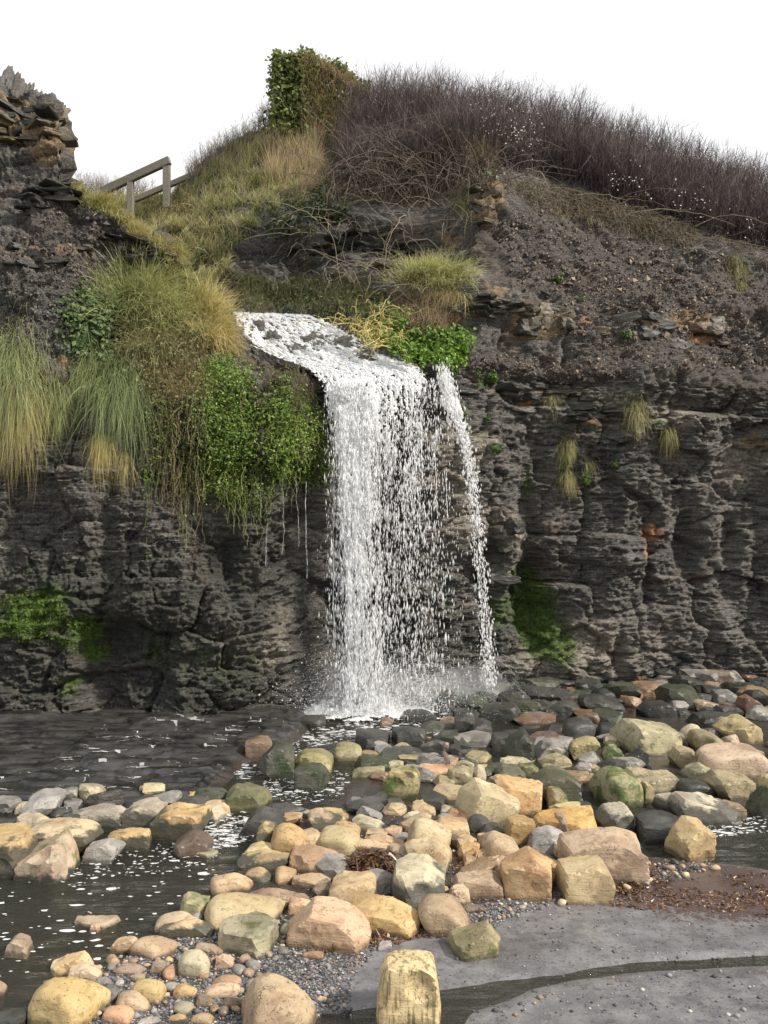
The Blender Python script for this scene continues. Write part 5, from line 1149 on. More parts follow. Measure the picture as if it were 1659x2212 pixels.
scrub('thorn_scrub', 'dense dark purple-brown leafless thorn scrub crowning the cliff', [(800, 245), (860, 235), (1000, 250), (1250, 315), (1500, 395), (1660, 450), (1900, 500), (1900, 590), (1659, 548), (1500, 500), (1330, 440), (1180, 388), (1070, 362), (960, 380), (860, 390), (760, 400), (720, 370), (760, 300)], 10500, .80, (.12, -.1, 0), SC_)
parts = []
q = rand_in([(720, 380), (860, 380), (1000, 360), (1060, 370), (1060, 420), (900, 440), (700, 440)], 500, rg); P, Nn, ok = LKB(q[:, 0], q[:, 1])
for k in range(len(P)):
    d = rg.normal(size=3) * (.5, .35, .25) + np.array([.1, -.25, .05]); parts.append(bramble(P[k], P[k] + d * rg.uniform(.5, 1.5), rg.uniform(.05, .35), .007, (.10, .078, .06), .05, 8, rg))
q = rand_in([(470, 450), (700, 400), (1000, 400), (1000, 520), (860, 680), (760, 660), (560, 560)], 170, rg); P, Nn, ok = LKB(q[:, 0], q[:, 1])
for k in range(len(P)):
    d = rg.normal(size=3) * (.5, .2, .3) + np.array([.1, -.25, -.1]); parts.append(bramble(P[k], P[k] + Nn[k] * .08 + d * rg.uniform(.4, 1.2), rg.uniform(.0, .25), .0042, (.24, .20, .15), .06, 9, rg))
as_object('bramble_thicket', parts, M['twig'], label='tangle of arching bare brambles along the top of the shale scarp', cat='bramble', kind='stuff')
parts = []
for (a, b) in ((( 700, 420), (990, 290)), ((720, 380), (960, 340)), ((690, 400), (900, 330)), ((740, 330), (1010, 300)), ((700, 310), (900, 260)), ((760, 450), (880, 500)), ((690, 480), (760, 620)), ((730, 590), (860, 680)), ((640, 530), (720, 480)), ((1040, 375), (1130, 380)), ((1100, 400), (1170, 440)), ((1240, 430), (1330, 470)), ((1350, 470), (1560, 520)), ((1500, 500), (1659, 540)), ((880, 480), (860, 600)), ((960, 560), (1000, 470))):
    p0, p1 = S1(*a, LKB, .12), S1(*b, LKB, .2); p1 = p1 - np.array([0, .25, 0])
    o = as_object('bramble_stem', [bramble(p0, p1, rg.uniform(.02, .22), .0055, (.22, .18, .13), .03, 14, rg)], M['twig'], label='long pale arching bramble stem lying across the scrub edge or bank', cat='bramble', group='pale bramble stems')
# root mat hanging under the scrub edge
parts = []
q = rand_in([(1060, 385), (1180, 400), (1330, 440), (1500, 490), (1659, 540), (1800, 560), (1800, 590), (1659, 570), (1480, 530), (1330, 480), (1180, 440), (1080, 410)], 420, rg); P, Nn, ok = LKB(q[:, 0], q[:, 1])
for k in range(len(P)):
    d = rg.normal(size=3) * (.4, .15, .15) + np.array([.12, -.08, -.18]); parts.append(bramble(P[k] + Nn[k] * .04, P[k] + Nn[k] * .05 + d * rg.uniform(.3, 1.1), rg.uniform(-.05, .12), .0045, (.15, .12, .085), .06, 8, rg))
parts += grass_on([(1080, 385), (1200, 400), (1330, 440), (1500, 490), (1500, 540), (1330, 500), (1150, 450)], 2600, .24, (.09, .075, .04), (.24, .19, .11), (.1, -.2, 0), (.5, 1.4), LKB, .4, rg=rg, w=.006)
as_object('root_mat', parts, M['twig'], label='brown mat of hanging roots and dead grass under the scrub edge', cat='roots', kind='stuff')
# buff stalks on the scarp and grass at the scrub edge
parts = grass_on([(1000, 350), (1060, 330), (1080, 370), (1010, 385)], 700, .5, (.20, .15, .09), (.34, .26, .16), (0, -.1, .2), (.1, .5), LKB, 1.2, rg=rg, w=.006)
as_object('dry_grass', parts, M['grass'], label='tuft of dry stalks above the ochre crag', cat='grass')
parts = leaf_on([(1010, 360), (1060, 355), (1070, 385), (1020, 390)], 300, .05, (.07, .10, .05), (.18, .22, .12), LKB, .15, rg, 14, 10)
as_object('leafy_plant', parts, M['leaf'], label='grey-green leafy plant above the ochre crag', cat='plant')
# white blossom on the scrub
parts = []
for poly, n in (([(1000, 235), (1080, 240), (1160, 300), (1160, 360), (1090, 340), (1010, 290)], 190), ([(1270, 395), (1330, 385), (1400, 430), (1380, 460), (1290, 430)], 45), ([(1430, 440), (1520, 470), (1620, 520), (1600, 530), (1440, 470)], 45)):
    q = rand_in(poly, n, rg); P, Nn, ok = LKB(q[:, 0], np.minimum(q[:, 1] + 40, 560)); c = P + UP * rg.uniform(.2, .45, (len(P), 1)) - np.array([0, .3, 0]) + rg.normal(size=P.shape) * .05
    V, Fc = leaves(c, .022 * rg.uniform(.6, 1.3, len(c)), np.tile([0, -1, .3], (len(c), 1)), rg, 1.); parts.append((V, Fc, np.array((.72, .72, .70))))
as_object('blossom', parts, M['leaf'], label='scattered white blossom flecks in the thorn scrub', cat='blossom', kind='stuff')
# skyline bushes by the handrail
scrub('bare_bush', 'low grey leafless bush on the skyline behind the handrail posts', [(165, 400), (300, 410), (340, 425), (300, 425), (165, 418)], 420, .42, (.2, 0, 0), ((.10, .085, .075), (.16, .14, .12), (.28, .24, .21)), .45, .006, None, 4)
scrub('bare_bush', 'grey leafless bush on the skyline between handrail and ivy stump', [(395, 385), (450, 340), (500, 310), (560, 285), (560, 300), (480, 345), (410, 395)], 700, .45, (.2, 0, 0), ((.10, .09, .07), (.17, .15, .12), (.30, .26, .21)), .45, .006, None, 4)
scrub('bare_bush', 'wiry twigs rising at the shoulder of the ivy stump', [(555, 275), (600, 250), (615, 280), (570, 300)], 160, .5, (.1, 0, 0), ((.06, .05, .04), (.10, .08, .06), (.2, .16, .13)), .35, .008, None, 6)

# ------------------------------------------------------------------ leafy mounds and small plants on the rock
def leafmound(label, poly, n, size, c0, c1, thick=.15, name='leafy_plant', lk=LKB, extra=None, clump=None):
    rg = np.random.default_rng(int(poly[0][0] * 3 + poly[0][1]))
    p = leaf_on(poly, n, size, c0, c1, lk, thick, rg, clump or max(n // 22, 5), 8 if not clump else 3.2)
    if extra: p += extra
    return as_object(name, p, M['leaf'], label=label, cat='plant')
leafmound('bright green cress mound beside the cascade', [(815, 690), (860, 680), (900, 730), (1005, 720), (1010, 760), (960, 785), (880, 780), (830, 750)], 3600, .045, (.06, .12, .015), (.18, .31, .04))
leafmound('green cress fringe along the cascade edge under the mound', [(860, 760), (990, 765), (990, 790), (900, 785)], 900, .04, (.08, .16, .02), (.22, .38, .05), .12)
parts = grass_on([(850, 640), (960, 640), (1000, 700), (930, 740), (850, 700)], 1500, .4, (.16, .12, .07), (.36, .27, .17), (.1, -.3, .1), (.2, 1.), LKB, .9, rg=rg, w=.005)
as_object('dead_stems', parts, M['grass'], label='pinkish-brown dead stems standing over the cress mound', cat='plant')
parts = []
q = rand_in([(760, 690), (840, 700), (850, 760), (800, 760), (740, 700)], 170, rg); P, Nn, ok = LKB(q[:, 0], q[:, 1])
for k in range(len(P)):
    d = rg.normal(size=3) * (.22, .12, .12) + np.array([.05, -.1, -.05]); parts.append(bramble(P[k] + Nn[k] * .05, P[k] + Nn[k] * .08 + d, rg.uniform(0, .1), .007, (.42, .36, .13), .07, 9, rg))
as_object('pale_roots', parts, M['twig'], label='tangle of yellow roots and stalks at the top edge of the cascade', cat='roots')
for lab, x, y, r, n, s in (('bright fern clump on the cliff right beside the narrow fall', 1070, 812, 20, 420, .04), ('small bright sprig beside the fern clump near the narrow fall', 1042, 832, 9, 120, .032), ('tiny green sprig near the narrow fall lip', 1030, 802, 7, 70, .03), ('yellow-green fern sprig below the fern clump', 1052, 905, 8, 110, .03), ('lime fern tuft above the pale wet buttress', 1070, 962, 13, 200, .034),
        ('dark green rosette high on the scree', 1205, 605, 16, 330, .05), ('grey-green leafy sprig on the scree above the stepped ledge', 1362, 722, 20, 260, .045), ('bright green fern on the mid buttress', 1265, 1030, 10, 180, .034), ('little green sprig among grey ledges', 1333, 998, 6, 80, .03), ('small green sprig under the long straw tuft', 1420, 912, 7, 90, .03), ('tiny sprig on the ochre ledge', 1256, 648, 6, 60, .03)):
    th = np.linspace(0, 2 * np.pi, 9)[:-1]
    leafmound(lab, [(x + r * .7 * math.cos(a), y + r * .6 * math.sin(a)) for a in th], int(n * .7), s * .72, (.045, .085, .02), (.14, .23, .05), .07, 'fern', clump=1)
parts = leaf_on([(0, 1290), (90, 1270), (150, 1330), (210, 1350), (210, 1420), (160, 1400), (90, 1380), (0, 1375)], 5200, .012, (.05, .09, .012), (.17, .27, .03), LKA, .010, rg, 150, 7)
as_object('moss', parts, M['leaf'], label='bright green moss spread on the dark wall low under the headland', cat='moss', kind='stuff')
parts = leaf_on([(1120, 1240), (1170, 1270), (1235, 1370), (1220, 1430), (1160, 1420), (1120, 1350)], 2600, .012, (.025, .05, .008), (.09, .15, .02), LKB, .010, rg, 120, 8)
as_object('moss', parts, M['leaf'], label='dark green moss in the cleft beside the waterfall', cat='moss', kind='stuff')

# ------------------------------------------------------------------ wooden handrail
def bar(p0, p1, w, h, name, parent):
    p0, p1 = np.array(p0), np.array(p1); d = p1 - p0; L = np.linalg.norm(d)
    bm = bmesh.new(); bmesh.ops.create_cube(bm, size=1)
    for v in bm.verts: v.co.x *= w; v.co.y *= h; v.co.z *= L
    bmesh.ops.bevel(bm, geom=list(bm.edges), offset=.008, segments=1, affect='EDGES')
    me = bpy.data.meshes.new(name); bm.to_mesh(me); bm.free(); me.materials.append(M['wood'])
    o = link(name, me, parent, tuple((p0 + p1) / 2 - np.array(parent.location))); o.rotation_mode = 'QUATERNION'; o.rotation_quaternion = Vector(d).to_track_quat('Z', 'X'); return o
dF = 14.0
hr = empty('wooden_handrail', PT(320, 430, dF), label='weathered wooden handrail with square posts on the skyline path', cat='handrail')
bar(PT(282, 470, dF), PT(282, 385, dF), .10, .10, 'post', hr)
bar(PT(360, 450, dF - .1), PT(360, 346, dF - .1), .11, .11, 'post', hr)
bar(PT(205, 421, dF + .1), PT(367, 346, dF - .14), .13, .08, 'rail', hr)
bar(PT(290, 432, dF + .3), PT(425, 374, dF + .3), .09, .07, 'rail', hr)

# ------------------------------------------------------------------ waterfall
S8 = np.array([(0, 0, 1), (1, 0, 0), (0, 1, 0), (-1, 0, 0), (0, -1, 0), (0, 0, -1)], float)
F8 = np.array([(0, 1, 2), (0, 2, 3), (0, 3, 4), (0, 4, 1), (5, 2, 1), (5, 3, 2), (5, 4, 3), (5, 1, 4)])
def drops(c, rad, length, axis):
    """stretched drops along the local fall direction"""
    n = len(c); ax = unit(axis); a = unit(np.cross(ax, np.array([.3, .9, .2]))); b = np.cross(ax, a)
    V = c[:, None] + S8[None, :, 0:1] * a[:, None] * rad[:, None, None] + S8[None, :, 1:2] * b[:, None] * rad[:, None, None] + S8[None, :, 2:3] * ax[:, None] * length[:, None, None] * .5
    return V.reshape(-1, 3), (np.arange(n)[:, None, None] * 6 + F8[None]).reshape(-1, 3)
rg = np.random.default_rng(77)
wf = empty('waterfall', (PT(790, 1550, 8.6)[0], 8.6, 0), label='white waterfall pouring over the mossy lip of the dark cliff to the beach', cat='waterfall')
wloc = np.array(wf.location)
def wpart(name, V, Fc, mat, kind=None, smooth=True):
    o = link(name, new_mesh(name, V - wloc, Fc, mat, smooth), wf, (0, 0, 0)); return tag(o, kind=kind)
# upper cascade: one sheet of broken water draped on the stream bed, bending over the brow and tearing into shreds
edL = np.array([(494, 674), (506, 705), (535, 742), (600, 774), (655, 794), (690, 824), (703, 860), (710, 910), (718, 970), (726, 1040), (735, 1120)], float)
edR = np.array([(585, 678), (655, 678), (730, 702), (803, 750), (864, 776), (902, 793), (920, 815), (926, 860), (922, 920), (916, 990), (908, 1080)], float)
nt_, ns_ = 400, 230
tt = np.linspace(0, 10, nt_); eL = pchip(np.arange(11), edL, tt); eR = pchip(np.arange(11), edR, tt)
ss = np.linspace(0, 1, ns_)[None, :, None]; q = eL[:, None] * (1 - ss) + eR[:, None] * ss
sv = ss[0, :, 0]
q = q + np.stack([np.zeros((nt_, ns_)), -16 * np.sin(np.pi * sv)[None] * sstep(3.5, 6, tt)[:, None] * np.ones((nt_, ns_))], -1)
PXq, PYq = q[..., 0], q[..., 1]
dz = pchip(np.array([0, 1.5, 3, 4.5, 6., 7, 10.]), np.array([10.42, 10.15, 9.5, 9.02, 8.80, 8.74, 8.66]), tt)[:, None] + .10 * (ss[..., 0] - .5)
bed, _, _ = LK(PXq.ravel(), PYq.ravel()); bedd = bed.reshape(nt_, ns_, 3)[..., 1]
kb = 9; pad = np.pad(bedd, kb, mode='edge'); sm = np.zeros_like(bedd)
for a in range(-kb, kb + 1, 3):
    for b in range(-kb, kb + 1, 3): sm += pad[kb + a:kb + a + nt_, kb + b:kb + b + ns_]
sm /= 49
dd = np.where(tt[:, None] < 6, np.minimum(dz, sm - .06), dz); Pc = PT(PXq, PYq, dd)
SSg = np.broadcast_to(ss[..., 0], (nt_, ns_)); TTg = np.broadcast_to(tt[:, None], (nt_, ns_))
flow = np.stack([SSg * 21, TTg * 3.4, 0 * SSg], -1)
st1 = fbm(flow, 4, .62); st2 = fbm(flow * np.array([2.6, 2.8, 1]) + 7, 3, .6); spots = fbm(np.stack([SSg * 26, TTg * 13, 0 * SSg + 3], -1), 3, .6)
Pc = Pc + np.array([0, -.75, .65]) * (.034 * st1 + .022 * st2 + .02 * spots)[..., None]
edge = np.minimum(SSg, 1 - SSg)
thr = np.interp(tt, [0, 2, 4, 6, 7.2, 8.5, 10], [-.22, -.30, -.38, -.42, -.18, .02, .30])[:, None]
keepv = (st1 + .55 * spots + .25 * st2) > (thr + .40 * sstep(.07, 0, edge) * (TTg < 6.5) + .30 * sstep(.55, 1., SSg) * sstep(6, 7.5, TTg) + .25 * sstep(.10, 0., edge) * (TTg > 6.5))
fcs = grid_faces(nt_, ns_); kv = keepv.ravel(); fcs = fcs[kv[fcs].all(1)]
wpart('cascade', Pc.reshape(-1, 3), fcs, M['foam'])
# falling water
ZL = 3.52
def fall(x0, y0, z0, vx, vy, t): return np.stack([x0 + vx * t, y0 - vy * t, z0 - .25 * t - 4.9 * t * t], -1)
def lip(px, py=800., d=8.80): return PT(px, py, d)
# lumpy curtain near the lip, breaking into shreds lower down
def sheet(pxa, pxb, narrow_to, tmax, dens, seed, d=8.80, py=806., ns=150, nt=260, vy=.30, v0=1.1):
    s = np.linspace(0, 1, ns)[None, :]; t = (np.linspace(0, 1, nt) ** .8)[:, None] * tmax
    i0 = int(nt_ * .66); rpx, rpy = project(Pc[i0]); px_ = (pxa + (pxb - pxa) * s)[0]
    o_ = np.argsort(rpx); top = PT(px_, np.interp(px_, rpx[o_], rpy[o_]), np.interp(px_, rpx[o_], Pc[i0][o_, 1]) - .03 + (d - 8.8) * .5)[None]
    xb = PT(narrow_to[0] + (narrow_to[1] - narrow_to[0]) * s, 1400, 8.55)[..., 0]
    vx = (xb - top[..., 0]) / .85
    P = fall(top[..., 0], top[..., 1], top[..., 2], vx, vy, t + 0 * s); P[..., 2] -= (v0 * t)
    nn = np.stack([P[..., 0] * 16 + seed, P[..., 2] * 3.0 + t * 3, 0 * P[..., 0] + seed], -1)
    a = fbm(nn, 4, .6); b = fbm(nn * np.array([2.2, 2.6, 1]) + 9, 3, .6)
    P = P + np.stack([.025 * b, -.09 * a - .05 * b, .03 * b], -1) * (.5 + t[..., None] * 1.2)
    k = a + .45 * b > (dens[0] + (dens[1] - dens[0]) * (t / tmax) + .5 * sstep(.10, 0, np.minimum(s, 1 - s)))
    f = grid_faces(nt, ns); kk = k.ravel(); return P.reshape(-1, 3), f[kk[f].all(1)]
V, Fc = sheet(708, 880, (728, 860), .62, (-.02, .24), 5., d=8.76, ns=200, nt=330); wpart('curtain', V, Fc, M['drop'])
V, Fc = sheet(716, 800, (750, 815), .66, (-.36, .04), 9., d=8.70, ns=110, nt=330); wpart('curtain', V, Fc, M['foam'])
V, Fc = sheet(724, 775, (765, 800), .66, (-.30, -.06), 19., d=8.66, ns=60, nt=330); wpart('curtain', V, Fc, M['foam'])
V, Fc = sheet(880, 918, (905, 950), .30, (-.05, .25), 14., d=8.86, ns=50, nt=200); wpart('curtain', V, Fc, M['drop'])
# loose drops
def shower(n, px_top, px_bot, spread, tlo, thi, rad, d0=8.75, py=806., vy=.4, clus=0):
    t = rg.uniform(tlo, thi, n) ; x = rg.random(n)
    if clus:
        c = rg.random(clus); tc = rg.uniform(tlo, thi, clus); i = rg.integers(0, clus, n); x = np.clip(c[i] + rg.normal(size=n) * .02, 0, 1); t = tc[i] + rg.normal(size=n) * .018
    pt = px_top[0] + (px_top[1] - px_top[0]) * x; pb = px_bot[0] + (px_bot[1] - px_bot[0]) * x
    top = PT(pt, py, d0 + rg.normal(size=n) * .05); xb = PT(pb, 1400, d0 - .2)[..., 0]
    P = fall(top[:, 0], top[:, 1], top[:, 2], (xb - top[:, 0]) / .85 + rg.normal(size=n) * spread, vy + rg.normal(size=n) * .14, t)
    ok = (P[:, 2] > .03) & (P[:, 2] < 3.6); P, t = P[ok], t[ok]
    vel = np.stack([rg.normal(size=len(P)) * .25, rg.normal(size=len(P)) * .1, -(.6 + 9.8 * t)], -1)
    r = rad * .62 * rg.lognormal(0, .45, len(P))
    return drops(P, r, np.clip(r * rg.uniform(4, 13, len(P)) + .004 * (1 + 6 * t), .01, .13), vel)
SH = [shower(8000, (722, 800), (745, 830), .06, .12, .87, .0062, clus=900), shower(5000, (705, 900), (725, 905), .10, .30, .88, .0054, clus=900), shower(2100, (760, 900), (800, 960), .16, .25, .89, .0050),
      shower(1500, (870, 930), (900, 1000), .16, .10, .89, .005, 8.9), shower(900, (700, 740), (715, 760), .05, .2, .88, .0048)]
o = 0; VV, FF = [], []
for V, Fc in SH: VV.append(V); FF.append(Fc + o); o += len(V)
wpart('falling_drops', np.concatenate(VV), np.concatenate(FF), M['drop'], 'stuff')
# narrow fall beside it, sliding down the wall then breaking into drops
pathR = np.array([(953, 788), (966, 830), (985, 890), (1003, 950), (1016, 1020), (1026, 1100), (1036, 1200), (1044, 1300), (1052, 1400), (1056, 1480)], float)
tq = np.linspace(0, 9, 160); pr = pchip(np.arange(10), pathR, tq)
wid = np.interp(tq, [0, 1, 2.2, 3.2, 5, 9], [7, 16, 22, 9, 8, 10])
s = np.linspace(-1, 1, 26)[None]
PXn = pr[:, 0:1] + s * wid[:, None] - 10 * np.interp(tq, [0, 1, 2.2, 3.2], [0, .2, .8, 0])[:, None]; PYn = pr[:, 1:2] + 0 * s
wall, wn_, _ = LKB(PXn.ravel(), PYn.ravel()); dw = wall[:, 1].reshape(PXn.shape); dl = np.minimum(np.minimum.accumulate(np.minimum(dw, 9.35), 0).mean(1) - .05, np.interp(tq, [0, 2, 9], [9.1, 9.0, 8.95]))
Pn = PT(PXn, PYn, dl[:, None] + 0 * s)
a = fbm(np.stack([PXn / 9., PYn / 26., 0 * PXn], -1), 4, .6); Pn[..., 1] -= .05 * a; 
k = (a > np.interp(tq, [0, 2, 3.5, 9], [-.5, -.12, .04, .10])[:, None]).ravel(); f = grid_faces(160, 26); wpart('narrow_fall', Pn.reshape(-1, 3), f[k[f].all(1)], M['foam'])
n = 1700; i = rg.integers(0, 160, n); c = PT(pr[i, 0] + rg.normal(size=n) * 9, pr[i, 1] + rg.normal(size=n) * 5, dl[i] + rg.normal(size=n) * .06 - .05)
V, Fc = drops(c, .0055 * rg.lognormal(0, .4, n), rg.uniform(.02, .07, n), np.tile([.1, 0, -1.], (n, 1))); wpart('falling_drops', V, Fc, M['drop'], 'stuff')
# threads of water dripping from the overhang
for (x, y0, y1, r) in ((722, 1050, 1400, .010), (661, 1040, 1250, .0045), (577, 1130, 1330, .004), (545, 1000, 1230, .003), (612, 1060, 1200, .003), (640, 1020, 1180, .003), (940, 950, 1120, .006), (912, 900, 1050, .008), (965, 1010, 1120, .006), (905, 1040, 1150, .006)):
    m = 40; py = np.linspace(y0, y1, m); dT = 8.5 if x < 700 else 8.75
    P = PT(x + np.cumsum(rg.normal(size=m)) * .5, py, dT + np.cumsum(rg.normal(size=m)) * .004)
    V, Fc = tube(P, r * .7 * (.2 + rg.random(m) * .9), 5); wpart('water_thread', V, Fc, M['foam' if r > .005 else 'drop'])
# splash: churned foam at the foot, flung drops and fine spray
fx, fy = np.meshgrid(np.linspace(-1.25, 1.15, 190), np.linspace(7.95, 9.5, 130))
cx0 = PT(790, 1550, 8.55)[0]; rr = np.hypot((fx + .02 - cx0) / .78, (fy - 8.62) / .42)
P3_ = np.stack([fx, fy, 0 * fx], -1); nn = fbm(P3_ * np.array([5, 7, 1]), 4, .62); n2 = fbm(P3_ * 15 + 8, 3, .6)
fz = .012 + .30 * np.exp(-(rr / .62) ** 2) * np.clip(.55 + .8 * nn, .05, 2) + .05 * n2 * np.exp(-(rr / 1.0) ** 2) + .01 * nn
k = ((1.12 - rr + 1.0 * nn + .35 * n2) > .12).ravel(); f = grid_faces(*fx.shape)
wpart('splash_foam', np.stack([fx, fy, fz], -1).reshape(-1, 3), f[k[f].all(1)], M['foam'])
n = 6500; ang = rg.uniform(0, 2 * np.pi, n); sp_ = np.abs(rg.normal(size=n)); el = rg.uniform(.2, 1.35, n)
c = np.stack([cx0 + .20 * rg.normal(size=n) + .36 * sp_ * np.cos(ang) * np.cos(el) * 1.5, 8.62 + .12 * rg.normal(size=n) + .25 * sp_ * np.sin(ang) * np.cos(el), .05 + .40 * sp_ * np.sin(el) * rg.random(n)], 1)
V, Fc = drops(c, .0048 * rg.lognormal(0, .45, n), .012 * rg.lognormal(0, .5, n), rg.normal(size=(n, 3)) + np.array([0, 0, .6])); wpart('splash_drops', V, Fc, M['drop'], 'stuff')
n = 42000; c = np.stack([cx0 + .12 + rg.normal(size=n) * .52, 8.75 + rg.normal(size=n) * .28, .02 + np.abs(rg.normal(size=n)) * .27], 1)
c2 = np.stack([PT(1010, 1500, 9.3)[0] + rg.normal(size=7000) * .32, 9.3 + rg.normal(size=7000) * .15, .03 + np.abs(rg.normal(size=7000)) * .2], 1); c = np.concatenate([c, c2])
V, Fc = drops(c, .0024 * rg.lognormal(0, .4, len(c)), .006 * rg.lognormal(0, .4, len(c)), rg.normal(size=(len(c), 3))); wpart('fine_spray', V, Fc, M['mist'], 'stuff')

vm = bpy.data.materials.new('spray_mist'); vm.use_nodes = True; vm.node_tree.nodes.clear()
vo = vm.node_tree.nodes.new('ShaderNodeOutputMaterial'); pv_ = vm.node_tree.nodes.new('ShaderNodeVolumePrincipled'); pv_.inputs['Color'].default_value = (.97, .98, 1, 1); pv_.inputs['Density'].default_value = 1.15; pv_.inputs['Anisotropy'].default_value = .2
vm.node_tree.links.new(pv_.outputs[0], vo.inputs['Volume'])
for (x, y, z, rx, ry, rz) in ((cx0 + .02, 8.72, .10, .62, .34, .36), (cx0 + .45, 8.95, .08, .75, .32, .26), (PT(1010, 1500, 9.3)[0], 9.3, .1, .5, .25, .30)):
    wpart('mist', ICO[3][0] * np.array([rx, ry, rz]) + np.array([x, y, z]), ICO[3][1], vm, 'stuff')

# ------------------------------------------------------------------ foam on the stream
def flat_flecks(n, poly, size, z=.006, seed=1, aspect=2.2):
    rg = np.random.default_rng(seed); q = rand_in(poly, n, rg); g = GP(q[:, 0], q[:, 1]); m = 7
    th = np.linspace(0, 2 * np.pi, m, endpoint=False)[None] + rg.random((n, 1)); r = size * rg.lognormal(0, .55, (n, 1)) * rg.uniform(.5, 1.2, (n, m))
    V = np.stack([g[:, 0:1] + r * np.cos(th) * aspect * .7, g[:, 1:2] + r * np.sin(th) * .8, np.full((n, m), z) + rg.random((n, 1)) * .003], -1)
    C = np.concatenate([g, np.full((n, 1), z + size * .45)], 1)[:, None]
    V = np.concatenate([V, C], 1); k = np.arange(n)[:, None, None] * (m + 1)
    Fc = (k + np.array([(i, (i + 1) % m, m) for i in range(m)])[None]).reshape(-1, 3); return V.reshape(-1, 3), Fc
FL = [flat_flecks(110, [(0, 1870), (250, 1840), (480, 1820), (500, 1880), (400, 1960), (200, 2080), (0, 2120)], .0065, seed=3), flat_flecks(260, [(60, 1880), (330, 1830), (470, 1780), (520, 1830), (420, 1880), (160, 1920)], .005, seed=4), flat_flecks(420, [(430, 1800), (480, 1760), (560, 1770), (520, 1830), (440, 1840)], .006, seed=5),
      flat_flecks(300, [(560, 1690), (640, 1660), (760, 1670), (740, 1720), (620, 1750)], .006, seed=6), flat_flecks(380, [(600, 1590), (760, 1560), (980, 1560), (960, 1585), (760, 1600), (640, 1620)], .008, seed=8), flat_flecks(260, [(1400, 1800), (1659, 1760), (1659, 1800), (1450, 1820)], .006, seed=9), flat_flecks(260, [(480, 1640), (640, 1600), (660, 1640), (520, 1690)], .008, seed=10)]
o = 0; VV, FF = [], []
for V, Fc in FL: VV.append(V); FF.append(Fc + o); o += len(V)
fo = link('foam', new_mesh('foam', np.concatenate(VV), np.concatenate(FF), M['foam'])); tag(fo, 'white foam flecks drifting on the dark stream', 'foam', None, 'stuff')
# broken white water where the outflow runs between the stones
def rapids(poly, name, label, thr=.12, seed=1., fs=(7, 10, 1), up=.03):
    g = wpoly(poly); lo, hi = g.min(0), g.max(0); nx, ny = 240, 240
    x, y = np.meshgrid(np.linspace(lo[0], hi[0], nx), np.linspace(lo[1], hi[1], ny)); p = np.stack([x, y, 0 * x + seed], -1)
    a = fbm(p * np.array(fs), 4, .65); sd_ = poly_sd(x, y, g)
    k = ((a > thr + .25 * sstep(-.12, .0, sd_)) & (sd_ < 0)).ravel(); f = grid_faces(ny, nx)
    V = np.stack([x, y, np.maximum(ground_z(x.ravel(), y.ravel()).reshape(x.shape), 0) + .006 + up * np.clip(a, 0, 1)], -1).reshape(-1, 3)
    o = link(name, new_mesh(name, V, f[k[f].all(1)], M['drop'])); tag(o, label, 'foam', None, 'stuff')
rapids([(430, 1800), (500, 1720), (580, 1760), (540, 1830), (440, 1860), (330, 1850), (350, 1830)], 'rapids', 'white water rushing out between the boulders into the dark pool', .16, 2.)
rapids([(560, 1700), (640, 1650), (740, 1670), (720, 1730), (600, 1750)], 'rapids', 'bubbling white water around the dark green cube-shaped rock', .26, 5.)
rapids([(610, 1600), (700, 1565), (830, 1560), (960, 1560), (990, 1600), (820, 1590), (700, 1605)], 'rapids', 'white ripples running out from the splash over the shelf', .10, 7.)
rapids([(200, 1590), (420, 1570), (640, 1570), (560, 1620), (330, 1650), (150, 1690), (60, 1700)], 'rapids', 'thin bright ripples of water on the stepped shale shelf', .21, 9., (2.6, 24, 1), .010)  # sky glints on the wet shelf, drawn as white streak mesh
rapids([(-100, 1690), (150, 1640), (420, 1640), (520, 1660), (440, 1720), (150, 1790), (-100, 1800)], 'rapids', 'glinting trickles between the slabs at the lower end of the shale shelf', .24, 15., (3, 24, 1), .010)  # more glints built as white streaks, few of them real foam

# ------------------------------------------------------------------ infill stones, cobbles, gravel
def loose_stone(x, y, size, mat, name, label, cat, group, rg, hard=16, flat=.65, level=3):
    k = len(PLACED); na = 11 if hard < 15 else 8; N = unit(rg.normal(size=(na, 3))); Ds = rg.uniform(.60, 1., na)
    if hard > 15: hard = 60
    N = np.concatenate([N, np.eye(3), -np.eye(3)]); Ds = np.concatenate([Ds, np.full(6, 1.)])
    V, Fc = planes_to_mesh(N, Ds, level, hard, k, lump=.08, fine=.035, bites=3)
    a = rg.uniform(0, 6.28); V = V * np.array([1.15, .9, flat]) * size
    V = np.stack([V[:, 0] * math.cos(a) - V[:, 1] * math.sin(a), V[:, 0] * math.sin(a) + V[:, 1] * math.cos(a), V[:, 2]], 1)
    z = float(ground_z(x, y))
    o = link(name, new_mesh(name, V, Fc, M[mat], hard < 15, dict(h=np.clip(V[:, 2] / V[:, 2].max() * .5 + .5, 0, 1))), None, (x, y, z + size * flat * .35)); tag(o, label, cat, group); PLACED.append((x, y, size)); return o
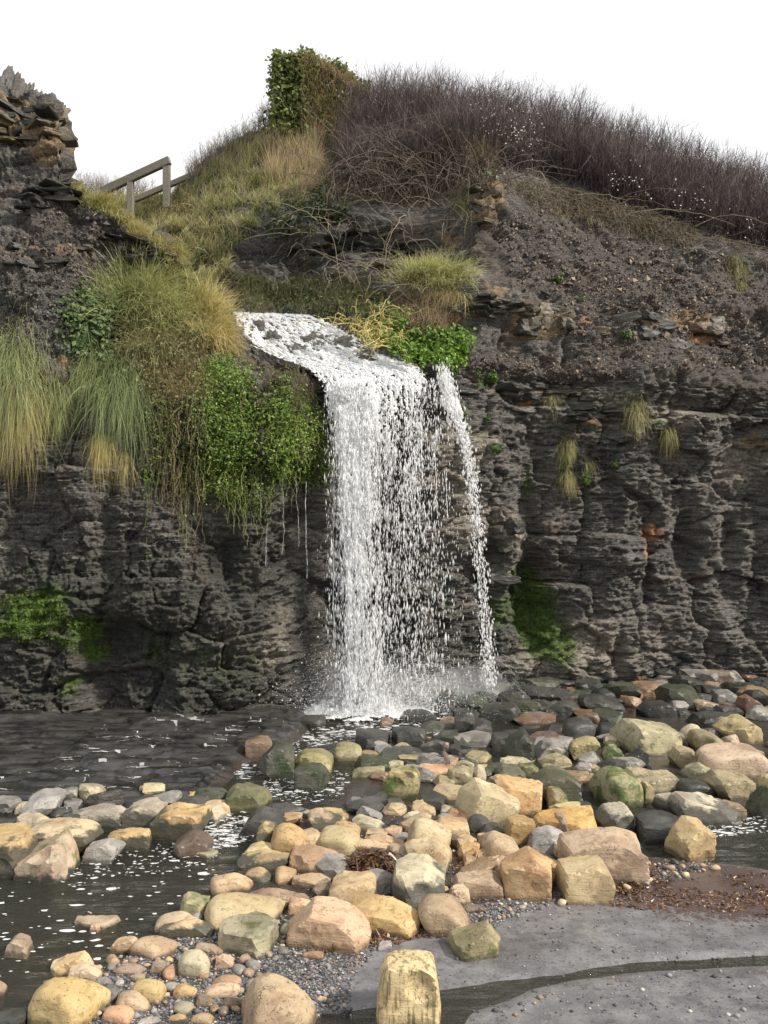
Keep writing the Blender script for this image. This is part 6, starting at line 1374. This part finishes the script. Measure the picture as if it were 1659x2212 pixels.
def infill(poly, n, smin, smax, mats, label, group, name='stone', cat='stone', seed=1, gap=.62, hard=16, flat=.60, level=3):
    rg = np.random.default_rng(seed); made = 0
    for q in rand_in(poly, n * 6, rg):
        if made >= n: break
        g = GP(*q); s = smin + (smax - smin) * rg.random() ** 1.8
        if any((g[0] - a) ** 2 + (g[1] - b) ** 2 < (gap * (c + s)) ** 2 for a, b, c in PLACED): continue
        mt = mats[rg.integers(0, len(mats))]; cn = dict(dark='black', grey='grey', brown='brown', rust='rusty orange', dkgr='dark green', olive='olive-buff', pale='cream', tan='tan', yel='yellow', pink='pinkish')[mt]
        mk = nearest_mark(g[0], g[1]); sz = 'tiny' if s < .03 else 'small' if s < .10 else 'medium-sized'
        loose_stone(g[0], g[1], s, mt, name, sz + ' ' + cn + ' ' + name + ' right by the ' + mk, cat, sz + ' ' + cn + ' ' + name + 's by the ' + mk, rg, hard, flat, level); made += 1
infill([(900, 1500), (1150, 1485), (1400, 1472), (1700, 1466), (1900, 1470), (1900, 1560), (1659, 1560), (1330, 1540), (1300, 1600), (1050, 1640), (900, 1600)], 150, .08, .24, ['dark', 'dark', 'dark', 'grey', 'brown', 'rust', 'dkgr'], 'smaller * wet stone in the rocky jumble at the foot of the cliff', 'stones of the jumble', seed=31)
infill([(760, 1620), (1000, 1610), (1250, 1620), (1280, 1700), (1000, 1690), (800, 1690)], 60, .05, .15, ['dark', 'grey', 'olive', 'dkgr', 'brown'], 'small * wet stone lying between the mossy midstream boulders', 'wet stones in midstream', seed=32)
infill([(1250, 1600), (1659, 1590), (1900, 1600), (1900, 1720), (1659, 1730), (1400, 1720), (1250, 1690)], 46, .06, .17, ['olive', 'olive', 'pale', 'grey', 'dark'], 'smaller * stone between the big buff boulders', 'stones between the buff boulders', seed=33)
infill([(520, 1760), (700, 1740), (1000, 1720), (1250, 1740), (1300, 1800), (1250, 1900), (1000, 1940), (700, 1940), (560, 1880)], 60, .045, .13, ['tan', 'yel', 'pink', 'grey', 'dark', 'brown'], 'smaller * stone filling a gap in the tan boulder pile', 'stones filling the tan pile', seed=34)
infill([(0, 1770), (250, 1740), (430, 1720), (480, 1760), (300, 1790), (60, 1810)], 18, .06, .14, ['pale', 'grey', 'tan', 'dark'], 'smaller * stone in the row of boulders across the stream', 'stones in the stream-side row', seed=35)
infill([(40, 2200), (130, 2110), (330, 2040), (420, 1990), (560, 1990), (660, 2010), (620, 2060), (540, 2160), (520, 2212)], 85, .012, .05, ['pink', 'tan', 'grey', 'grey', 'pale', 'brown'], 'small rounded * cobble in the shingle by the pool', 'cobbles in the shingle', 'cobble', 'cobble', 36, .8, 7, .7, 2)
infill([(640, 1960), (1000, 1930), (1330, 1900), (1500, 1830), (1560, 1880), (1350, 1930), (1100, 1990), (850, 2040), (700, 2040)], 75, .009, .028, ['grey', 'grey', 'dark', 'pale', 'pink'], 'small * pebble on the wet sand below the boulder pile', 'pebbles on the wet sand', 'pebble', 'pebble', 37, 1., 6, .75, 2)
# fine gravel
rg = np.random.default_rng(91); V0, F0 = ICO[2][0], ICO[2][1]
V0, F0 = S8 * 1., F8
def gravel_pts(poly, n): q = rand_in(poly, n, rg); return GP(q[:, 0], q[:, 1])
g = np.concatenate([gravel_pts([(60, 2230), (150, 2120), (330, 2040), (440, 1980), (640, 1975), (900, 1950), (1090, 1960), (1090, 2000), (830, 2040), (760, 2120), (760, 2200), (560, 2230)], 9000), gravel_pts([(640, 1940), (1080, 1930), (1320, 1900), (1500, 1840), (1540, 1880), (1350, 1920), (1090, 1990), (800, 2010)], 2600), gravel_pts([(560, 1750), (1250, 1740), (1280, 1900), (1000, 1940), (650, 1930)], 2600), gravel_pts([(1000, 1900), (1659, 1860), (1659, 2212), (900, 2212)], 700)])
n = len(g); r = .0042 * rg.lognormal(0, .45, n); z = ground_z(g[:, 0], g[:, 1])
sc3 = np.stack([r * rg.uniform(.8, 1.5, n), r * rg.uniform(.8, 1.5, n), r * rg.uniform(.5, .9, n)], 1)
V = np.concatenate([g, (z + r * .2)[:, None]], 1)[:, None] + V0[None] * sc3[:, None]; Fc = (np.arange(n)[:, None, None] * len(V0) + F0[None]).reshape(-1, 3)
pal = np.array([(.10, .10, .11), (.05, .05, .055), (.22, .21, .21), (.38, .36, .33), (.20, .15, .11), (.30, .20, .14)])[rg.choice(6, n, p=[.34, .25, .18, .07, .09, .07])]
go = link('gravel', new_mesh('gravel', V.reshape(-1, 3), Fc, M['twig'], True, dict(col=np.repeat(pal, len(V0), 0)))); tag(go, 'fine grey gravel scattered over the wet sand and shingle', 'gravel', None, 'stuff')

# ------------------------------------------------------------------ seaweed
def weed_heap(label, poly, n, L, hgt, seed):
    rg = np.random.default_rng(seed); q = rand_in(poly, n, rg); g = GP(q[:, 0], q[:, 1]); z = ground_z(g[:, 0], g[:, 1])
    sd_ = -poly_sd(g[:, 0], g[:, 1], wpoly(poly)); hh = hgt * sstep(0, .12, sd_) * rg.random(n)
    P = np.concatenate([g, (z + hh)[:, None]], 1); V, Fc, T = strips(P, rg.normal(size=(n, 3)) * (1, 1, .35) + UP * .2, L * rg.uniform(.4, 1.2, n), np.full(n, .012) * rg.uniform(.5, 1.4, n), rg.uniform(.2, .8, n), 3, rg, .5)
    return as_object('seaweed', [(V, Fc, ramp_cols(n, 7, T, (.045, .022, .012), (.20, .11, .05), .5, rg))], M['weed'], label=label, cat='seaweed')
weed_heap('heap of brown seaweed among the tan boulders', [(700, 1895), (760, 1870), (860, 1868), (900, 1890), (860, 1912), (760, 1915)], 2600, .07, .12, 1)
weed_heap('dark seaweed scraps in the gap beside the small orange-tan cube', [(985, 1850), (1060, 1850), (1090, 1880), (1060, 1895), (990, 1885)], 700, .05, .03, 2)
weed_heap('reddish-brown seaweed at the foot of the largest tan boulder', [(1320, 1925), (1390, 1890), (1420, 1900), (1350, 1945)], 420, .05, .02, 3)
weed_heap('dark seaweed strewn beneath the yellow slab-sided boulder', [(640, 2050), (1000, 2000), (1010, 2020), (700, 2068)], 700, .05, .02, 4)
rg = np.random.default_rng(55); q = rand_in([(1160, 1930), (1400, 1905), (1659, 1890), (1800, 1890), (1800, 1985), (1500, 1990), (1300, 1960)], 2600, rg); g = GP(q[:, 0], q[:, 1])
kk = fbm(np.concatenate([g * 3, np.zeros((len(g), 1))], 1), 3) > -.05; g = g[kk]; P = np.concatenate([g, (ground_z(g[:, 0], g[:, 1]) + .003)[:, None]], 1); n = len(P)
V, Fc, T = strips(P, rg.normal(size=(n, 3)) * (1, 1, .15) + UP * .1, .028 * rg.uniform(.4, 1.4, n), np.full(n, .008), rg.uniform(.1, .5, n), 2, rg, .4)
as_object('seaweed_litter', [(V, Fc, ramp_cols(n, 5, T, (.03, .016, .013), (.10, .055, .04), .4, rg))], M['weed'], label='dark seaweed litter spread over the wet sand', cat='seaweed', kind='stuff')

# ------------------------------------------------------------------ loose rubble on the scree and slabs on the ledges
rg = np.random.default_rng(301)
def rubble(label, regs, size, pal, lk):
    VV, FF, CC, o = [], [], [], 0
    for poly, n in regs:
        q = rand_in(poly, n, rg); P, Nn, ok = lk(q[:, 0], q[:, 1]); P = P[ok] + Nn[ok] * .004; n = len(P); r = size * rg.lognormal(0, .55, n)
        rot = np.linalg.qr(rg.normal(size=(n, 3, 3)))[0]; v = S8[None] * (r[:, None] * rg.uniform(.5, 1.3, (n, 3)))[:, None]
        v = np.einsum('nij,nkj->nki', rot, v) + P[:, None]
        VV.append(v.reshape(-1, 3)); FF.append((np.arange(n)[:, None, None] * 6 + F8[None]).reshape(-1, 3) + o); o += n * 6
        CC.append(np.repeat(np.array(pal)[rg.integers(0, len(pal), n)] * rg.uniform(.6, 1.3, (n, 1)), 6, 0))
    ob = link('rubble', new_mesh('rubble', np.concatenate(VV), np.concatenate(FF), M['twig'], False, dict(col=np.concatenate(CC)))); tag(ob, label, 'rubble', None, 'stuff')
rubble('loose brown and grey rubble on the scree slope beneath the scrub', [([(1060, 480), (1200, 440), (1400, 500), (1659, 580), (1700, 800), (1450, 800), (1250, 780), (1120, 620)], 5200), ([(1180, 560), (1420, 560), (1560, 640), (1400, 680), (1200, 640)], 1200), ([(1000, 760), (1250, 770), (1400, 820), (1200, 830), (1020, 800)], 700)], .0095, [(.085, .055, .048), (.045, .04, .038), (.11, .09, .075), (.16, .13, .10), (.26, .21, .15)], LKB)
rubble('loose shale chips on the headland slope above the leafy bank', [([(0, 560), (150, 420), (330, 500), (400, 570), (250, 620), (150, 640), (120, 760), (0, 720)], 3800)], .008, [(.07, .065, .06), (.09, .085, .08), (.14, .125, .105), (.04, .037, .035)], LKA)
M['slab_o'] = stone_mat('ochre_ledge_rock', (.17, .12, .06), (.25, .175, .09), (.05, .038, .022), .7, band=-1, rough=.85)
M['slab_d'] = stone_mat('shale_ledge_rock', (.036, .034, .032), (.085, .079, .071), (.018, .017, .015), .6, band=-1, rough=.85)
M['slab_p'] = stone_mat('pale_ledge_rock', (.11, .10, .078), (.20, .18, .14), (.05, .044, .034), .7, band=-1, rough=.85)
M['slab_r'] = stone_mat('rust_ledge_rock', (.25, .12, .055), (.31, .19, .11), (.08, .05, .03), .6, band=-1, rough=.85)
def slabs(parent, lk, poly, n, w, h, mats, seed, tilt=.12):
    r_ = np.random.default_rng(seed); q = rand_in(poly, n, r_); P, Nn, ok = lk(q[:, 0], q[:, 1])
    for k in range(n):
        if not ok[k]: continue
        nz_ = np.array([Nn[k][0], Nn[k][1], 0]); nz_ = unit(nz_ + 1e-6); xa = np.array([-nz_[1], nz_[0], 0]) * -1
        ww, hh = w * r_.uniform(.5, 1.4), h * r_.uniform(.5, 1.5); dp = .5 * (ww + hh)
        N = np.concatenate([np.eye(3), -np.eye(3), unit(r_.normal(size=(5, 3)))]); Ds = np.concatenate([np.full(6, 1.), r_.uniform(.95, 1.35, 5)])
        V, Fc = planes_to_mesh(N, Ds, 3, 80, k + seed * 10, lump=.10, fine=.05, bites=2)
        V = V * np.array([ww, dp, hh]) * .5; a = r_.normal() * tilt
        V = np.stack([V[:, 0] * math.cos(a) - V[:, 2] * math.sin(a), V[:, 1], V[:, 0] * math.sin(a) + V[:, 2] * math.cos(a)], 1)
        V = V[:, 0:1] * xa - V[:, 1:2] * nz_ + V[:, 2:3] * UP
        me = new_mesh('rock_slab', V, Fc, M[mats[r_.integers(0, len(mats))]], False, dict(h=np.ones(len(V)))); link('rock_slab', me, parent, tuple(P[k] - nz_ * dp * .40))
slabs(cliffB, LKB, [(995, 640), (1110, 640), (1110, 680), (1000, 680)], 26, .34, .045, ['slab_d', 'slab_o', 'slab_d', 'slab_p'], 1)
slabs(cliffB, LKB, [(1110, 660), (1230, 665), (1230, 715), (1110, 710)], 13, .26, .15, ['slab_o', 'slab_o', 'slab_p'], 2, .05)
slabs(cliffB, LKB, [(1020, 395), (1080, 400), (1080, 480), (1015, 480)], 12, .22, .08, ['slab_o', 'slab_o', 'slab_d'], 3, .3)
slabs(cliffB, LKB, [(1240, 670), (1440, 690), (1560, 690), (1560, 745), (1400, 740), (1250, 715)], 15, .26, .12, ['slab_o', 'slab_p', 'slab_d', 'slab_r', 'slab_o'], 4, .1)
slabs(cliffB, LKB, [(1000, 800), (1180, 830), (1340, 850), (1340, 920), (1180, 900), (1010, 860)], 20, .36, .06, ['slab_d', 'slab_d', 'slab_p', 'slab_d'], 5, .06)
slabs(cliffB, LKB, [(560, 560), (800, 500), (900, 490), (900, 570), (700, 600)], 24, .40, .04, ['slab_d', 'slab_d', 'slab_o'], 6, .15)
slabs(cliffB, LKB, [(1060, 1100), (1105, 1100), (1105, 1270), (1060, 1270)], 7, .28, .14, ['slab_p', 'slab_d'], 7, .05)
slabs(cliffA, LKA, [(0, 200), (80, 225), (135, 260), (140, 340), (60, 340), (0, 310)], 26, .36, .06, ['slab_o', 'slab_o', 'slab_d'], 8, .12)
slabs(cliffA, LKA, [(230, 500), (330, 510), (390, 570), (370, 600), (260, 560)], 26, .40, .03, ['slab_d', 'slab_d', 'slab_p'], 9, .25)
slabs(cliffA, LKA, [(20, 525), (190, 520), (200, 560), (20, 575)], 12, .24, .06, ['slab_p', 'slab_o', 'slab_d'], 10, .08)
slabs(cliffA, LKA, [(60, 380), (150, 400), (150, 470), (50, 460)], 16, .32, .035, ['slab_d', 'slab_d'], 11, .1)
